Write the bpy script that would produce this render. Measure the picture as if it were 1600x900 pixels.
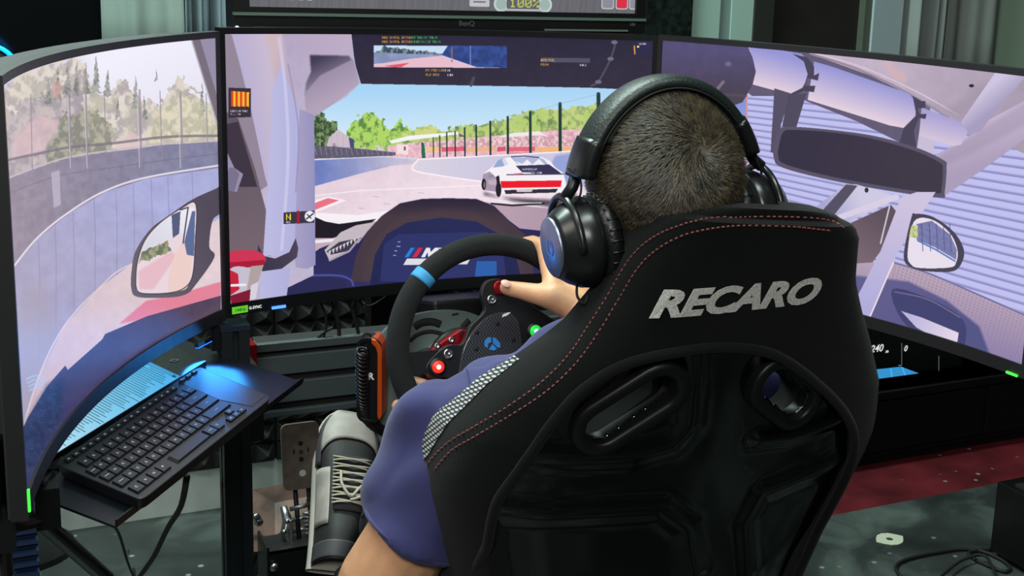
import bpy, bmesh, math, random
import numpy as np
from mathutils import Vector, Matrix
random.seed(7); rng = np.random.default_rng(7)
for o in list(bpy.data.objects): bpy.data.objects.remove(o)
scn = bpy.context.scene; COL = scn.collection
# ---------------------------------------------------------------- camera, world, lights, exposure
ZF = 1.05                                   # height of the middle of the centre monitor above the floor
CP = np.array([-0.7052, -1.9744, 0.3275]); YAW, PITCH, ROLL, FPX, PPX, PPY = -0.5078, -0.2147, 0.0497, 2043.6379, 222.2903, -66.152
_f = np.array([-math.sin(YAW)*math.cos(PITCH), math.cos(YAW)*math.cos(PITCH), math.sin(PITCH)])
_r = np.array([math.cos(YAW), math.sin(YAW), 0.0]); _u = np.cross(_r, _f)
_r, _u = math.cos(ROLL)*_r+math.sin(ROLL)*_u, -math.sin(ROLL)*_r+math.cos(ROLL)*_u
cam = bpy.data.cameras.new('camera'); camo = bpy.data.objects.new('camera', cam); COL.objects.link(camo)
cam.sensor_width = 36; cam.sensor_fit = 'HORIZONTAL'; cam.lens = FPX*36/1600
cam.shift_x = -PPX/1600; cam.shift_y = PPY/1600; cam.clip_start = .05; cam.clip_end = 60
camo.matrix_world = Matrix(((_r[0], _u[0], -_f[0], CP[0]), (_r[1], _u[1], -_f[1], CP[1]), (_r[2], _u[2], -_f[2], CP[2]+ZF), (0, 0, 0, 1)))
scn.camera = camo
w = bpy.data.worlds.new('world'); scn.world = w; w.use_nodes = True
w.node_tree.nodes['Background'].inputs[0].default_value = (.70, .95, .88, 1)
w.node_tree.nodes['Background'].inputs[1].default_value = .10
def area(name, loc, target, size, power, color, shape='RECTANGLE'):
    l = bpy.data.lights.new(name, 'AREA'); l.shape = shape; l.size, l.size_y = size; l.energy = power; l.color = color
    o = bpy.data.objects.new(name, l); COL.objects.link(o); o.location = loc
    o.rotation_euler = (Vector(target)-Vector(loc)).to_track_quat('-Z', 'Y').to_euler(); return o
area('ceiling_light_front', (-.5, .7, 2.95), (-.5, .7, 0), (1.6, .3), 105, (.80, 1, .93))
area('ceiling_light_back', (-.3, -1.3, 2.95), (-.3, -1.3, 0), (1.4, .3), 34, (.84, 1, .93))
area('ceiling_light_left', (-2.0, -1.0, 2.8), (-.5, -.5, .8), (.9, .9), 20, (1, .95, .88))
area('rear_fill_light', (-1.3, -3.1, 2.6), (0, -.8, .9), (1.2, .6), 50, (1, .99, .95))  # added fill from behind the camera, aimed at the seat back
vs = scn.view_settings; vs.view_transform = 'Standard'; vs.look = 'None'; vs.exposure = 0; vs.gamma = 1; vs.use_curve_mapping = False
# ---------------------------------------------------------------- helpers
def ray(px, py): return _f+_r*((px-800-PPX)/FPX)-_u*((py-450-PPY)/FPX)
def at(px, py, Y):                          # the point at depth y = Y (world axes) behind a spot of the photograph
    d = ray(px, py); q = CP+d*(Y-CP[1])/d[1]; return Vector((q[0], q[1], q[2]+ZF))
def atz(px, py, Z):
    d = ray(px, py); q = CP+d*(Z-ZF-CP[2])/d[2]; return Vector((q[0], q[1], q[2]+ZF))
def lin(c): return tuple(((x/255)/12.92 if x/255 <= .04045 else ((x/255+.055)/1.055)**2.4) for x in c)
MATS = {}
def mat(name, c, rough=.5, metal=0, emit=0, noise=0, nscale=40, bump=0, bscale=200, coat=0, spec=.5, vary=None, sheen=0, emc=None):
    if name in MATS: return MATS[name]
    m = bpy.data.materials.new(name); m.use_nodes = True; nt = m.node_tree; b = nt.nodes['Principled BSDF']
    L = lin(c)+(1,)
    b.inputs['Base Color'].default_value = L; b.inputs['Roughness'].default_value = rough; b.inputs['Metallic'].default_value = metal
    b.inputs['Specular IOR Level'].default_value = spec; b.inputs['Coat Weight'].default_value = coat; b.inputs['Sheen Weight'].default_value = sheen
    if emit: b.inputs['Emission Color'].default_value = (lin(emc)+(1,)) if emc else L; b.inputs['Emission Strength'].default_value = emit
    tc = nt.nodes.new('ShaderNodeTexCoord')
    if noise or vary:
        n = nt.nodes.new('ShaderNodeTexNoise'); n.inputs['Scale'].default_value = nscale; n.inputs['Detail'].default_value = 5
        nt.links.new(tc.outputs['Object'], n.inputs['Vector']); r = nt.nodes.new('ShaderNodeValToRGB')
        c2 = vary or tuple(max(0, x*(1-noise)) for x in c); c1 = c if vary else tuple(min(255, x*(1+noise)) for x in c)
        r.color_ramp.elements[0].position = .35; r.color_ramp.elements[1].position = .68
        r.color_ramp.elements[0].color = lin(c2)+(1,); r.color_ramp.elements[1].color = lin(c1)+(1,)
        nt.links.new(n.outputs['Fac'], r.inputs[0]); nt.links.new(r.outputs[0], b.inputs['Base Color'])
    if bump:
        n = nt.nodes.new('ShaderNodeTexNoise'); n.inputs['Scale'].default_value = bscale; n.inputs['Detail'].default_value = 3
        nt.links.new(tc.outputs['Object'], n.inputs['Vector']); bp = nt.nodes.new('ShaderNodeBump'); bp.inputs['Strength'].default_value = bump
        bp.inputs['Distance'].default_value = .004; nt.links.new(n.outputs['Fac'], bp.inputs['Height']); nt.links.new(bp.outputs[0], b.inputs['Normal'])
    MATS[name] = m; return m
ROOT = {}
def thing(name, label, cat, loc, group=None):
    o = bpy.data.objects.new(name, None); o.empty_display_size = .05; COL.objects.link(o); o.location = loc
    o['label'] = label; o['category'] = cat
    if group: o['group'] = group
    ROOT[o.name] = Vector(loc); return o
def tag(o, label, cat, group=None):
    o['label'] = label; o['category'] = cat
    if group: o['group'] = group
    return o
def base_of(p):
    while p.parent: p = p.parent
    return Vector(p.location)
class MB:
    def __init__(s): s.v = []; s.f = []; s.mi = []
    def add(s, vs, fs, mi=0):
        k = len(s.v); s.v += [tuple(v) for v in vs]; s.f += [tuple(i+k for i in f) for f in fs]; s.mi += [mi]*len(fs); return s
    def box(s, a, b, M=None, mi=0):
        x0, y0, z0 = a; x1, y1, z1 = b
        vs = [Vector(p) for p in ((x0,y0,z0),(x1,y0,z0),(x1,y1,z0),(x0,y1,z0),(x0,y0,z1),(x1,y0,z1),(x1,y1,z1),(x0,y1,z1))]
        if M is not None: vs = [M@v for v in vs]
        return s.add(vs, [(0,3,2,1),(4,5,6,7),(0,1,5,4),(1,2,6,5),(2,3,7,6),(3,0,4,7)], mi)
    def tube(s, pts, r, n=10, cap=True, closed=False, mi=0, flat=1.0, up=None):
        pts = [Vector(p) for p in pts]; m = len(pts); rs = r if hasattr(r, '__len__') else [r]*m
        T = []
        for i in range(m):
            a = pts[(i-1) % m] if (closed or i) else pts[0]; b = pts[(i+1) % m] if (closed or i < m-1) else pts[-1]
            T.append((b-a).normalized())
        N = Vector(up) if up is not None else (Vector((0,0,1)) if abs(T[0].z) < .9 else Vector((1,0,0)))
        vs = []; 
        for i in range(m):
            N = (Vector(up) if up is not None else N); N = (N-T[i]*N.dot(T[i])).normalized(); B = T[i].cross(N)
            for k in range(n):
                a = 2*math.pi*k/n; vs.append(pts[i]+N*math.cos(a)*rs[i]*flat+B*math.sin(a)*rs[i])
        fs = []
        for i in range(m if closed else m-1):
            j = (i+1) % m
            for k in range(n): fs.append((i*n+k, i*n+(k+1) % n, j*n+(k+1) % n, j*n+k))
        if cap and not closed: fs += [tuple(range(n))[::-1], tuple((m-1)*n+k for k in range(n))]
        return s.add(vs, fs, mi)
    def cap(s, a, b, ra, rb, n=16):          # tapered capsule, closed
        a, b = Vector(a), Vector(b); d = (b-a).normalized(); P = []; R = []
        for k in range(5): t = math.pi/2*(k/4-1); P.append(a+d*ra*math.sin(t)); R.append(max(ra*math.cos(t), 1e-4))
        for k in range(5): t = math.pi/2*k/4; P.append(b+d*rb*math.sin(t)); R.append(max(rb*math.cos(t), 1e-4))
        return s.tube(P, R, n)
    def ell(s, c, r, M=None, nu=24, nv=16, mi=0):
        vs = []
        for j in range(nv+1):
            t = math.pi*j/nv
            for i in range(nu):
                a = 2*math.pi*i/nu; p = Vector((c[0]+r[0]*math.sin(t)*math.cos(a), c[1]+r[1]*math.sin(t)*math.sin(a), c[2]+r[2]*math.cos(t)))
                vs.append(M@p if M is not None else p)
        return s.add(vs, [(j*nu+i, j*nu+(i+1) % nu, (j+1)*nu+(i+1) % nu, (j+1)*nu+i) for j in range(nv) for i in range(nu)], mi)
    def lathe(s, prof, M=None, n=32, mi=0, close=False):  # prof: list of (radius, z); axis z of M
        vs = []
        for r_, z in prof:
            for k in range(n):
                a = 2*math.pi*k/n; p = Vector((r_*math.cos(a), r_*math.sin(a), z)); vs.append(M@p if M is not None else p)
        m = len(prof); fs = [(i*n+k, i*n+(k+1) % n, (i+1)*n+(k+1) % n, (i+1)*n+k) for i in range(m-1) for k in range(n)]
        if close: fs += [((m-1)*n+k, (m-1)*n+(k+1) % n, (k+1) % n, k) for k in range(n)]
        else: fs += [tuple(range(n))[::-1], tuple((m-1)*n+k for k in range(n))]
        return s.add(vs, fs, mi)
    def prism(s, poly, z0, z1, M=None, mi=0, hole=None):
        n = len(poly); vs = [Vector((x, y, z0)) for x, y in poly]+[Vector((x, y, z1)) for x, y in poly]
        if M is not None: vs = [M@v for v in vs]
        if hole is None:
            return s.add(vs, [tuple(range(n))[::-1], tuple(range(n, 2*n))]+[(i, (i+1) % n, n+(i+1) % n, n+i) for i in range(n)], mi)
        h = [Vector((x, y, z0)) for x, y in hole]+[Vector((x, y, z1)) for x, y in hole]
        if M is not None: h = [M@v for v in h]
        fs = []
        for i in range(n):
            j = (i+1) % n
            fs += [(i, j, n+j, n+i), (2*n+j, 2*n+i, 3*n+i, 3*n+j), (j, i, 2*n+i, 2*n+j), (n+i, n+j, 3*n+j, 3*n+i)]
        return s.add(vs+h, fs, mi)
    def grid(s, fn, nu, nv, mi=0, wrap=False):
        vs = [fn(i/(nu if wrap else nu), j/nv) for j in range(nv+1) for i in range(nu+(0 if wrap else 1))]
        W = nu if wrap else nu+1
        return s.add(vs, [(j*W+i, j*W+(i+1) % W, (j+1)*W+(i+1) % W, (j+1)*W+i) for j in range(nv) for i in range(nu)], mi)
    def build(s, name, m, parent=None, smooth=False, bevel=0, solid=0, fix=True):
        o0 = base_of(parent) if parent is not None else Vector((0,0,0))
        me = bpy.data.meshes.new(name); me.from_pydata([(v[0]-o0.x, v[1]-o0.y, v[2]-o0.z) for v in s.v], [], s.f)
        ms = m if isinstance(m, (list, tuple)) else [m]
        for q in ms: me.materials.append(q)
        if len(ms) > 1: me.polygons.foreach_set('material_index', s.mi)
        if fix:
            bm = bmesh.new(); bm.from_mesh(me); bmesh.ops.recalc_face_normals(bm, faces=bm.faces); bm.to_mesh(me); bm.free()
        if smooth: me.polygons.foreach_set('use_smooth', [True]*len(me.polygons))
        me.update(); o = bpy.data.objects.new(name, me); COL.objects.link(o)
        if parent is not None: o.parent = parent
        if solid:
            md = o.modifiers.new('s', 'SOLIDIFY'); md.thickness = solid; md.offset = 0
        if bevel:
            md = o.modifiers.new('b', 'BEVEL'); md.width = bevel; md.segments = 2; md.limit_method = 'ANGLE'; md.angle_limit = .6
        if smooth and (bevel or smooth == 2):
            md = o.modifiers.new('w', 'WEIGHTED_NORMAL') if bevel else None
        return o
def own(o, loc):                             # a one-mesh thing: move its origin to loc
    loc = Vector(loc); o.data.transform(Matrix.Translation(-loc)); o.location = loc; return o
def apply_mods(o):
    dg = bpy.context.evaluated_depsgraph_get(); me = bpy.data.meshes.new_from_object(o.evaluated_get(dg)); o.modifiers.clear(); o.data = me; return o
def structure(o): o['kind'] = 'structure'; return o
def frame3(o, x, y, z=None):                # matrix from origin and two axes
    x = Vector(x).normalized(); y = Vector(y); z = x.cross(y).normalized() if z is None else Vector(z).normalized(); y = z.cross(x)
    return Matrix(((x.x, y.x, z.x, o[0]), (x.y, y.y, z.y, o[1]), (x.z, y.z, z.z, o[2]), (0,0,0,1)))
def cat(pts, n=6, closed=False):             # Catmull-Rom through points of any dimension
    P = [np.array(p, float) for p in pts]; m = len(P); out = []
    for i in range(m if closed else m-1):
        if closed: a, b, c, d = P[(i-1) % m], P[i], P[(i+1) % m], P[(i+2) % m]
        else: a, b, c, d = P[max(i-1, 0)], P[i], P[i+1], P[min(i+2, m-1)]
        for k in range(n):
            t = k/n; out.append(.5*((2*b)+(c-a)*t+(2*a-5*b+4*c-d)*t*t+(-a+3*b-3*c+d)*t**3))
    if not closed: out.append(P[-1])
    return out
def rrect(w_, h_, r_, n=6, cx=0, cy=0):
    out = []
    for sx, sy, a0 in ((1,1,0),(-1,1,90),(-1,-1,180),(1,-1,270)):
        for k in range(n+1):
            a = math.radians(a0+90*k/n); out.append((cx+sx*(w_/2-r_)+r_*math.cos(a), cy+sy*(h_/2-r_)+r_*math.sin(a)))
    return out
def text_mesh(txt, size, M, depth=.0004, bold=0, shear=0, sx=1.0, space=1.0):
    c = bpy.data.curves.new('t', 'FONT'); c.body = txt; c.size = size; c.extrude = depth; c.offset = bold; c.shear = shear; c.align_x = 'CENTER'; c.align_y = 'CENTER'
    c.space_character = space; c.resolution_u = 4
    o = bpy.data.objects.new('t', c); COL.objects.link(o); dg = bpy.context.evaluated_depsgraph_get(); dg.update()
    me = bpy.data.meshes.new_from_object(o.evaluated_get(dg)); bpy.data.objects.remove(o)
    mb = MB(); mb.add([M@Vector((v.co.x*sx, v.co.y, v.co.z)) for v in me.vertices], [tuple(p.vertices) for p in me.polygons]); return mb
# ---------------------------------------------------------------- shared materials
BLK = mat('black_plastic', (14, 15, 16), .38); BLKM = mat('black_metal', (18, 19, 20), .42, .4, bump=.1, bscale=300)
GREYP = mat('bezel_plastic', (30, 30, 33), .45); SILV = mat('silver', (190, 192, 195), .25, 1); RUB = mat('rubber', (12, 12, 12), .7)
PROF = mat('anodised_profile', (34, 40, 42), .42, .5, bump=.05); SLOT = mat('slot_dark', (4, 4, 5), .7); REDA = mat('red_anodised', (150, 20, 32), .3, .6)
WHT = mat('white_print', (225, 228, 228), .5); WGL = mat('white_print_lit', (220, 225, 225), .5, emit=.7)
# ---------------------------------------------------------------- monitor geometry
MW, MH, MR, GAP = .698, .393, 1.1998, .016; AL, AR = 1.1243, 1.2197; MZ = {'L': -.005, 'C': 0, 'R': .0019}
def _rot(a, p): c, s = math.cos(a), math.sin(a); return np.array([c*p[0]-s*p[1], s*p[0]+c*p[1]])
def _arc(s, dep): ph = s/MR; R = MR+dep; return np.array([R*math.sin(ph), R*math.cos(ph)-MR])
def scr(mon, s, z, dep=0.0):                 # point on a curved monitor: s metres along the arc, z up, dep metres behind the glass
    p = _arc(s, dep)
    if mon == 'L': e = _arc(-MW/2, 0); a = AL; p = e+np.array([-GAP*math.cos(a/2), -GAP*math.sin(a/2)])+_rot(a, p-_arc(MW/2, 0))
    if mon == 'R': e = _arc(MW/2, 0); a = AR; p = e+np.array([GAP*math.cos(a/2), -GAP*math.sin(a/2)])+_rot(-a, p-_arc(-MW/2, 0))
    return Vector((p[0], p[1], z+MZ[mon]+ZF))
# ---------------------------------------------------------------- what the game shows, plus haze on the left glass: painted into a generated pixel array, laid on the screens
X0, Y0, X1, Y1, SS = -60, 20, 1760, 870, 2
CV = np.zeros(((Y1-Y0)*SS, (X1-X0)*SS, 3), np.float32)
def _bb(a, b, c, d):
    return max(int((a-X0)*SS), 0), max(int((b-Y0)*SS), 0), min(int((c-X0)*SS)+2, CV.shape[1]), min(int((d-Y0)*SS)+2, CV.shape[0])
def _xy(bx): 
    y, x = np.mgrid[bx[1]:bx[3], bx[0]:bx[2]]; return X0+(x+.5)/SS, Y0+(y+.5)/SS
def vnoise(x, y, s, seed, octv=3):
    out = 0; amp = 1; tot = 0; r = np.random.default_rng(seed)
    for o in range(octv):
        g = r.random((256, 256)).astype(np.float32); u = (x/s) % 255; v = (y/s) % 255
        i = u.astype(int); j = v.astype(int); a = u-i; b = v-j; a = a*a*(3-2*a); b = b*b*(3-2*b)
        out = out+amp*(g[j, i]*(1-a)*(1-b)+g[j, i+1]*a*(1-b)+g[j+1, i]*(1-a)*b+g[j+1, i+1]*a*b); tot += amp; amp *= .55; s = s/2
    return out/tot
def _mask(pts, x, y):
    m = np.zeros(x.shape, bool); n = len(pts)
    for i in range(n):
        ax, ay = pts[i]; bx, by = pts[(i+1) % n]
        if ay == by: continue
        c = ((ay > y) != (by > y)) & (x < (bx-ax)*(y-ay)/(by-ay)+ax); m ^= c
    return m
def blend(bx, m, col, alpha=1.0):
    v = CV[bx[1]:bx[3], bx[0]:bx[2]]; a = (m.astype(np.float32)*alpha)[..., None]; v[:] = v*(1-a)+np.asarray(col, np.float32)*a
def blur(m, r):
    r = max(1, int(r*SS)); p = np.pad(m.astype(np.float32), r, mode='edge')
    for ax in (0, 1):
        c = np.cumsum(p, axis=ax); z = np.zeros_like(np.take(c, [0], axis=ax)); c = np.concatenate([z, c], axis=ax); n = c.shape[ax]
        p = (np.take(c, range(2*r+1, n), axis=ax)-np.take(c, range(0, n-2*r-1), axis=ax))/(2*r+1)
    return p
def poly(pts, col, col2=None, g=None, alpha=1, soft=0, nz=0, ns=12, sm=False, seed=1):
    if sm: pts = [tuple(p) for p in cat(pts, 5, True)]
    xs = [p[0] for p in pts]; ys = [p[1] for p in pts]; bx = _bb(min(xs)-soft*2, min(ys)-soft*2, max(xs)+soft*2, max(ys)+soft*2)
    if bx[2] <= bx[0] or bx[3] <= bx[1]: return
    x, y = _xy(bx); m = _mask(pts, x, y)
    if soft: m = blur(m, soft)
    c = np.zeros(x.shape+(3,), np.float32)+np.array(col, np.float32)
    if col2 is not None:
        (ax, ay), (b_x, b_y) = g; d2 = (b_x-ax)**2+(b_y-ay)**2; t = np.clip(((x-ax)*(b_x-ax)+(y-ay)*(b_y-ay))/d2, 0, 1)[..., None]; c = c*(1-t)+np.array(col2, np.float32)*t
    if nz: c = c*(1+nz*(vnoise(x, y, ns, seed)-.5)[..., None]*2)
    blend(bx, m, c, alpha)
def line(pts, wd, col, alpha=1, sm=False, soft=.3):
    if sm: pts = [tuple(p) for p in cat(pts, 6)]
    xs = [p[0] for p in pts]; ys = [p[1] for p in pts]; bx = _bb(min(xs)-wd-1, min(ys)-wd-1, max(xs)+wd+1, max(ys)+wd+1)
    if bx[2] <= bx[0] or bx[3] <= bx[1]: return
    x, y = _xy(bx); d = np.full(x.shape, 1e9)
    for (ax, ay), (b_x, b_y) in zip(pts[:-1], pts[1:]):
        vx, vy = b_x-ax, b_y-ay; t = np.clip(((x-ax)*vx+(y-ay)*vy)/(vx*vx+vy*vy+1e-9), 0, 1); d = np.minimum(d, np.hypot(x-ax-t*vx, y-ay-t*vy))
    blend(bx, np.clip((wd/2+soft-d)/(2*soft), 0, 1), col, alpha)
def ellp(cx, cy, rx, ry, col, alpha=1, soft=.1):
    bx = _bb(cx-rx*1.2, cy-ry*1.2, cx+rx*1.2, cy+ry*1.2); x, y = _xy(bx); d = np.hypot((x-cx)/rx, (y-cy)/ry); blend(bx, np.clip((1-d)/soft+.5, 0, 1), col, alpha)
def trees(pts, dark, light, s=9, seed=1, thr=.5, alpha=1, rag=0, mid=None):
    xs = [p[0] for p in pts]; ys = [p[1] for p in pts]; bx = _bb(min(xs)-10, min(ys)-14, max(xs)+10, max(ys)+8); x, y = _xy(bx)
    rx = x+rag*(vnoise(x, y, 7, seed+5)-.5); ry = y+rag*2.4*(vnoise(x, y, 6, seed+9)-.5); m = _mask(pts, rx, ry)
    n = vnoise(x, y*.8, s, seed, 4); t = np.clip((n-thr)*5+.5, 0, 1)[..., None]; c = np.array(dark)*(1-t)+np.array(light)*t
    if mid is not None: t2 = np.clip((vnoise(x, y, s*3, seed+3)-.5)*5+.5, 0, 1)[..., None]; c = c*(1-.5*t2)+np.array(mid)*.5*t2
    blend(bx, m, c, alpha)
FONT5 = {'A':'7E1111117E','B':'7F49494936','C':'3E41414122','D':'7F4141221C','E':'7F49494941','F':'7F09090901','G':'3E4149497A','H':'7F0808087F','I':'00417F4100','K':'7F08142241','L':'7F40404040','M':'7F020C027F','N':'7F0408107F','O':'3E4141413E','P':'7F09090906','Q':'3E4151215E','R':'7F09192946','S':'4649494931','T':'01017F0101','U':'3F4040403F','V':'1F2040201F','W':'3F4038403F','X':'6314081463','Y':'0708700807','0':'3E5149453E','1':'00427F4000','2':'4261514946','3':'2141454B31','4':'1814127F10','5':'2745454539','6':'3C4A494930','7':'0171090503','8':'3649494936','9':'064949291E','%':'2313086462','@':'324979413E',':':'0036360000','.':'0060600000','-':'0808080808',' ':'0000000000'}
def ptext(x, y, txt, h, col, dirx=(1, 0), alpha=1, asp=1.0):
    px_ = h/7; ux, uy = dirx
    for ci, ch in enumerate(txt.upper()):
        cols = bytes.fromhex(FONT5.get(ch, FONT5[' ']))
        for i, cb in enumerate(cols):
            for j in range(7):
                if cb >> j & 1:
                    a = (ci*6+i)*px_*asp; q = x+ux*a; r_ = y+uy*a+j*px_; poly([(q, r_), (q+px_*asp*1.1, r_+uy*px_), (q+px_*asp*1.1, r_+uy*px_+px_*1.1), (q, r_+px_*1.1)], col, alpha=alpha)
# --- left screen
poly([(-60,20),(345,20),(345,860),(-60,860)], (192,182,198), (238,236,250), ((40,300),(270,90)))  # mauve towards the left end: haze of the slanted glass, painted in
poly([(120,60),(345,50),(345,240),(180,240)], (240,238,250), (226,222,236), ((250,70),(300,220)), soft=20)
trees([(-60,190),(0,150),(30,118),(60,104),(100,96),(128,90),(150,150),(170,150),(190,120),(215,150),(250,160),(280,120),(300,140),(345,180),(345,235),(180,240),(90,252),(-60,320)], (176,168,166), (224,214,204), 9, 3, .5, .95, rag=14, mid=(206,200,172))
trees([(-60,230),(0,190),(60,150),(100,130),(128,110),(130,246),(60,262),(-60,320)], (158,148,160), (196,182,184), 10, 9, .5, .8, rag=12)
for i, (tx, ty, th, tw) in enumerate([(150,88,66,9),(134,96,60,7),(168,106,50,7),(212,118,60,7),(244,108,22,3),(120,96,60,8),(106,100,60,8),(316,130,60,6),(90,104,60,7),(226,150,40,5),(76,118,50,7),(184,150,40,5)]):
    pp = [(tx, ty)]
    for k in range(1, 8): pp += [(tx+tw*k/8*1.2, ty+th*k/8), (tx+tw*k/8*.6, ty+th*k/8)]
    for k in range(7, 0, -1): pp += [(tx-tw*k/8*.6, ty+th*k/8), (tx-tw*k/8*1.2, ty+th*k/8)]
    trees(pp, (112,116,112), (158,158,152), 4, 20+i, .45, .82, rag=4)
trees([(70,225),(100,180),(150,170),(180,205),(170,240),(70,262)], (128,130,116), (176,172,150), 8, 33, .5, .8, rag=12)
trees([(225,225),(250,180),(285,150),(320,170),(340,200),(338,228)], (188,184,160), (226,218,190), 8, 35, .5, .8, rag=12)
poly([(20,215),(60,178),(95,190),(70,235),(20,250)], (214,186,190), alpha=.8, soft=3, nz=.06)
poly([(180,222),(205,206),(225,218),(230,230),(185,235)], (222,196,196), alpha=.8, soft=2)
ellp(88,140,7,13,(214,160,150),.6,.8)
poly([(-60,320),(5,283),(60,262),(110,247),(175,237),(260,226),(345,221),(345,262),(230,279),(165,300),(110,332),(60,372),(20,420),(-60,520)], (150,138,152), (128,128,158), ((30,330),(300,240)), nz=.08, ns=10)
line([(-60,318),(5,282),(60,260),(110,245),(175,235),(260,224),(345,219)], 2.5, (198,186,198), sm=True)
line([(-60,270),(5,252),(60,240),(110,230),(175,224),(260,214),(345,212)], 4, (122,112,124), .8, sm=True)
line([(20,300),(90,275),(175,262),(260,250),(345,240)], 2, (112,108,126), .5, sm=True)
for q in (48,108,134,163,218,250,282,322): line([(q, 140+abs(q-200)*.05), (q+3, 262+(200-q)*.18)], 3 if q in (108,134,218,282) else 1.6, (146,136,152), .75)
for q in (216,280,134,108): line([(q-2,150),(q+2,262)], 1.4, (214,206,216), .7)
poly([(80,270),(93,266),(95,320),(84,325)], (196,186,206), alpha=.7)
poly([(345,262),(230,279),(165,300),(110,332),(60,372),(20,420),(-60,520),(-60,900),(33,900),(60,590),(100,510),(155,450),(205,413),(345,370)], (168,158,178), (170,172,216), ((40,560),(260,330)), nz=.05, ns=14)
line([(345,258),(230,277),(165,298),(110,330),(60,370),(20,418),(-20,470)], 3, (226,218,228), sm=True)
for q, a in ((60,376),(86,350),(114,332),(147,312),(181,298),(208,288),(236,280),(262,274),(300,268)): line([(q,a),(q+2,a+60),(q+1,a+190)], 1.3, (136,132,170), .6)
poly([(0,520),(60,440),(100,520),(60,600),(30,680),(0,700)], (168,156,166), alpha=.7, soft=14)
poly([(345,340),(250,395),(205,413),(155,450),(100,510),(60,590),(30,690),(30,900),(345,900)], (202,176,182), (226,206,212), ((60,640),(280,430)), nz=.03)
line([(340,370),(205,413),(155,450),(100,510),(60,590),(30,690)], 2.5, (228,210,212), .8, sm=True)
poly([(186,506),(228,470),(262,464),(345,440),(345,466),(262,492)], (226,132,154), soft=1)
poly([(-60,740),(33,675),(45,650),(75,602),(102,571),(106,578),(160,530),(164,522),(230,494),(330,466),(345,462),(345,900),(-60,900)], (62,56,96), (84,68,92), ((80,640),(300,490)), nz=.08)
poly([(33,676),(75,602),(100,590),(96,650),(60,720),(33,770)], (44,54,92), soft=6, nz=.3, ns=6)
for i in range(16): q = 45+rng.random()*60; p_ = 610+rng.random()*110; line([(q,p_),(q+7,p_+1)], 1, (96,112,160), .5)
poly([(280,508),(345,470),(345,492),(250,540),(180,600)], (96,78,96), alpha=.6, soft=4)
poly([(300,60),(345,50),(345,215)], (150,142,168)); poly([(298,61),(312,59),(345,170),(345,215)], (118,108,122)); line([(299,60),(343,205)], 1.5, (214,206,220), .8)
MO = [(205,450),(206,420),(212,392),(235,358),(262,338),(300,312),(337,295),(345,292),(345,330),(332,345),(327,385),(335,402),(305,446),(290,460),(262,465),(215,464)]
poly(MO, (104,96,108), (80,72,86), ((210,400),(330,340)), sm=True)
MG = [(212,446),(214,412),(226,376),(250,348),(284,325),(306,319),(305,380),(301,430),(288,450),(262,458),(220,458)]
poly(MG, (232,214,222), sm=True); bxs = [(222,388),(250,350),(284,326),(303,324),(303,356),(222,392)]
poly(bxs, (214,216,228), (236,232,240), ((240,370),(290,330))); trees([(216,410),(222,392),(262,376),(268,392),(240,402)], (96,104,84), (150,156,116), 5, 40, .5, .9, rag=4)
poly([(216,424),(268,392),(276,400),(240,452),(218,452)], (228,176,188), alpha=.7, soft=2); poly([(262,452),(272,400),(290,376),(300,380),(296,440),(284,454)], (236,206,200), sm=True)
poly([(288,378),(300,330),(305,330),(303,400),(292,398)], (92,108,150)); poly([(268,336),(282,330),(280,365),(270,372)], (84,92,124)); line([(282,328),(294,324),(286,380)], 2, (60,60,84))
line([tuple(p) for p in MG]+[MG[0]], 1.6, (60,54,66), .9, sm=True)
for k in range(4): line([(42+k*1.5+3*k*0, 592+k*4+2*k), (57, 587+k*6), (72-k*2, 593+k*5)], 3.4, (176,196,228), .6, sm=True)
# --- centre screen
poly([(345,40),(1028,40),(1028,500),(345,500)], (168,212,246), (216,236,248), ((700,140),(700,225)))
poly([(480,230),(640,205),(1028,230),(1028,330),(480,360)], (228,208,220), (240,222,232), ((600,250),(650,340)), nz=.03)
trees([(600,215),(650,208),(700,202),(740,194),(790,186),(820,176),(850,172),(900,167),(960,160),(1028,158),(1028,235),(600,235)], (104,134,84), (182,206,118), 7, 51, .42, rag=7, mid=(206,214,140))
trees([(534,222),(552,188),(575,174),(600,190),(612,205),(624,186),(640,205),(640,232),(534,232)], (96,140,70), (176,214,104), 6, 52, .4, rag=8)
trees([(488,236),(490,180),(502,172),(512,186),(526,192),(530,215),(520,236)], (54,74,52), (120,146,96), 4, 53, .5, rag=7)
trees([(626,214),(640,203),(676,194),(700,214)], (150,182,96), (206,214,132), 5, 54, .4, rag=5)
poly([(508,236),(514,215),(528,202),(545,214),(552,236)], (206,188,202)); poly([(545,214),(553,218),(553,236),(548,236)], (72,78,120)); poly([(516,236),(522,222),(530,236)], (160,140,160))
poly([(606,228),(860,204),(1028,196),(1028,250),(606,250)], (232,186,198), nz=.13, ns=4)
trees([(620,224),(880,210),(1028,190),(1028,226),(700,232)], (196,150,156), (244,212,214), 3, 55, .5, .8)
trees([(830,210),(870,212),(960,190),(1028,180),(1028,215),(860,220)], (208,150,170), (240,206,210), 4, 56, .5, .7, rag=3)
for a, b, c in ((672,688,(240,200,120)),(690,728,(222,80,104)),(730,775,(238,176,130)),(777,790,(214,70,96)),(792,836,(222,90,116)),(838,930,(244,180,110)),(660,672,(240,200,150))): poly([(a,230),(b,229),(b,236),(a,237)], c, alpha=.85)
poly([(796,238),(830,238),(830,243),(796,243)], (230,130,140))
poly([(608,220),(640,212),(716,206),(726,213),(722,216),(716,210),(640,219),(612,224)], (246,242,246)); poly([(778,214),(800,208),(842,205),(856,213),(842,211),(800,214)], (240,232,236)); poly([(716,207),(728,214),(718,214)], (120,90,110))
poly([(620,225),(638,226),(638,242),(620,240)], (244,222,226)); poly([(631,229),(634,229),(634,235),(631,235)], (110,90,110))
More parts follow.
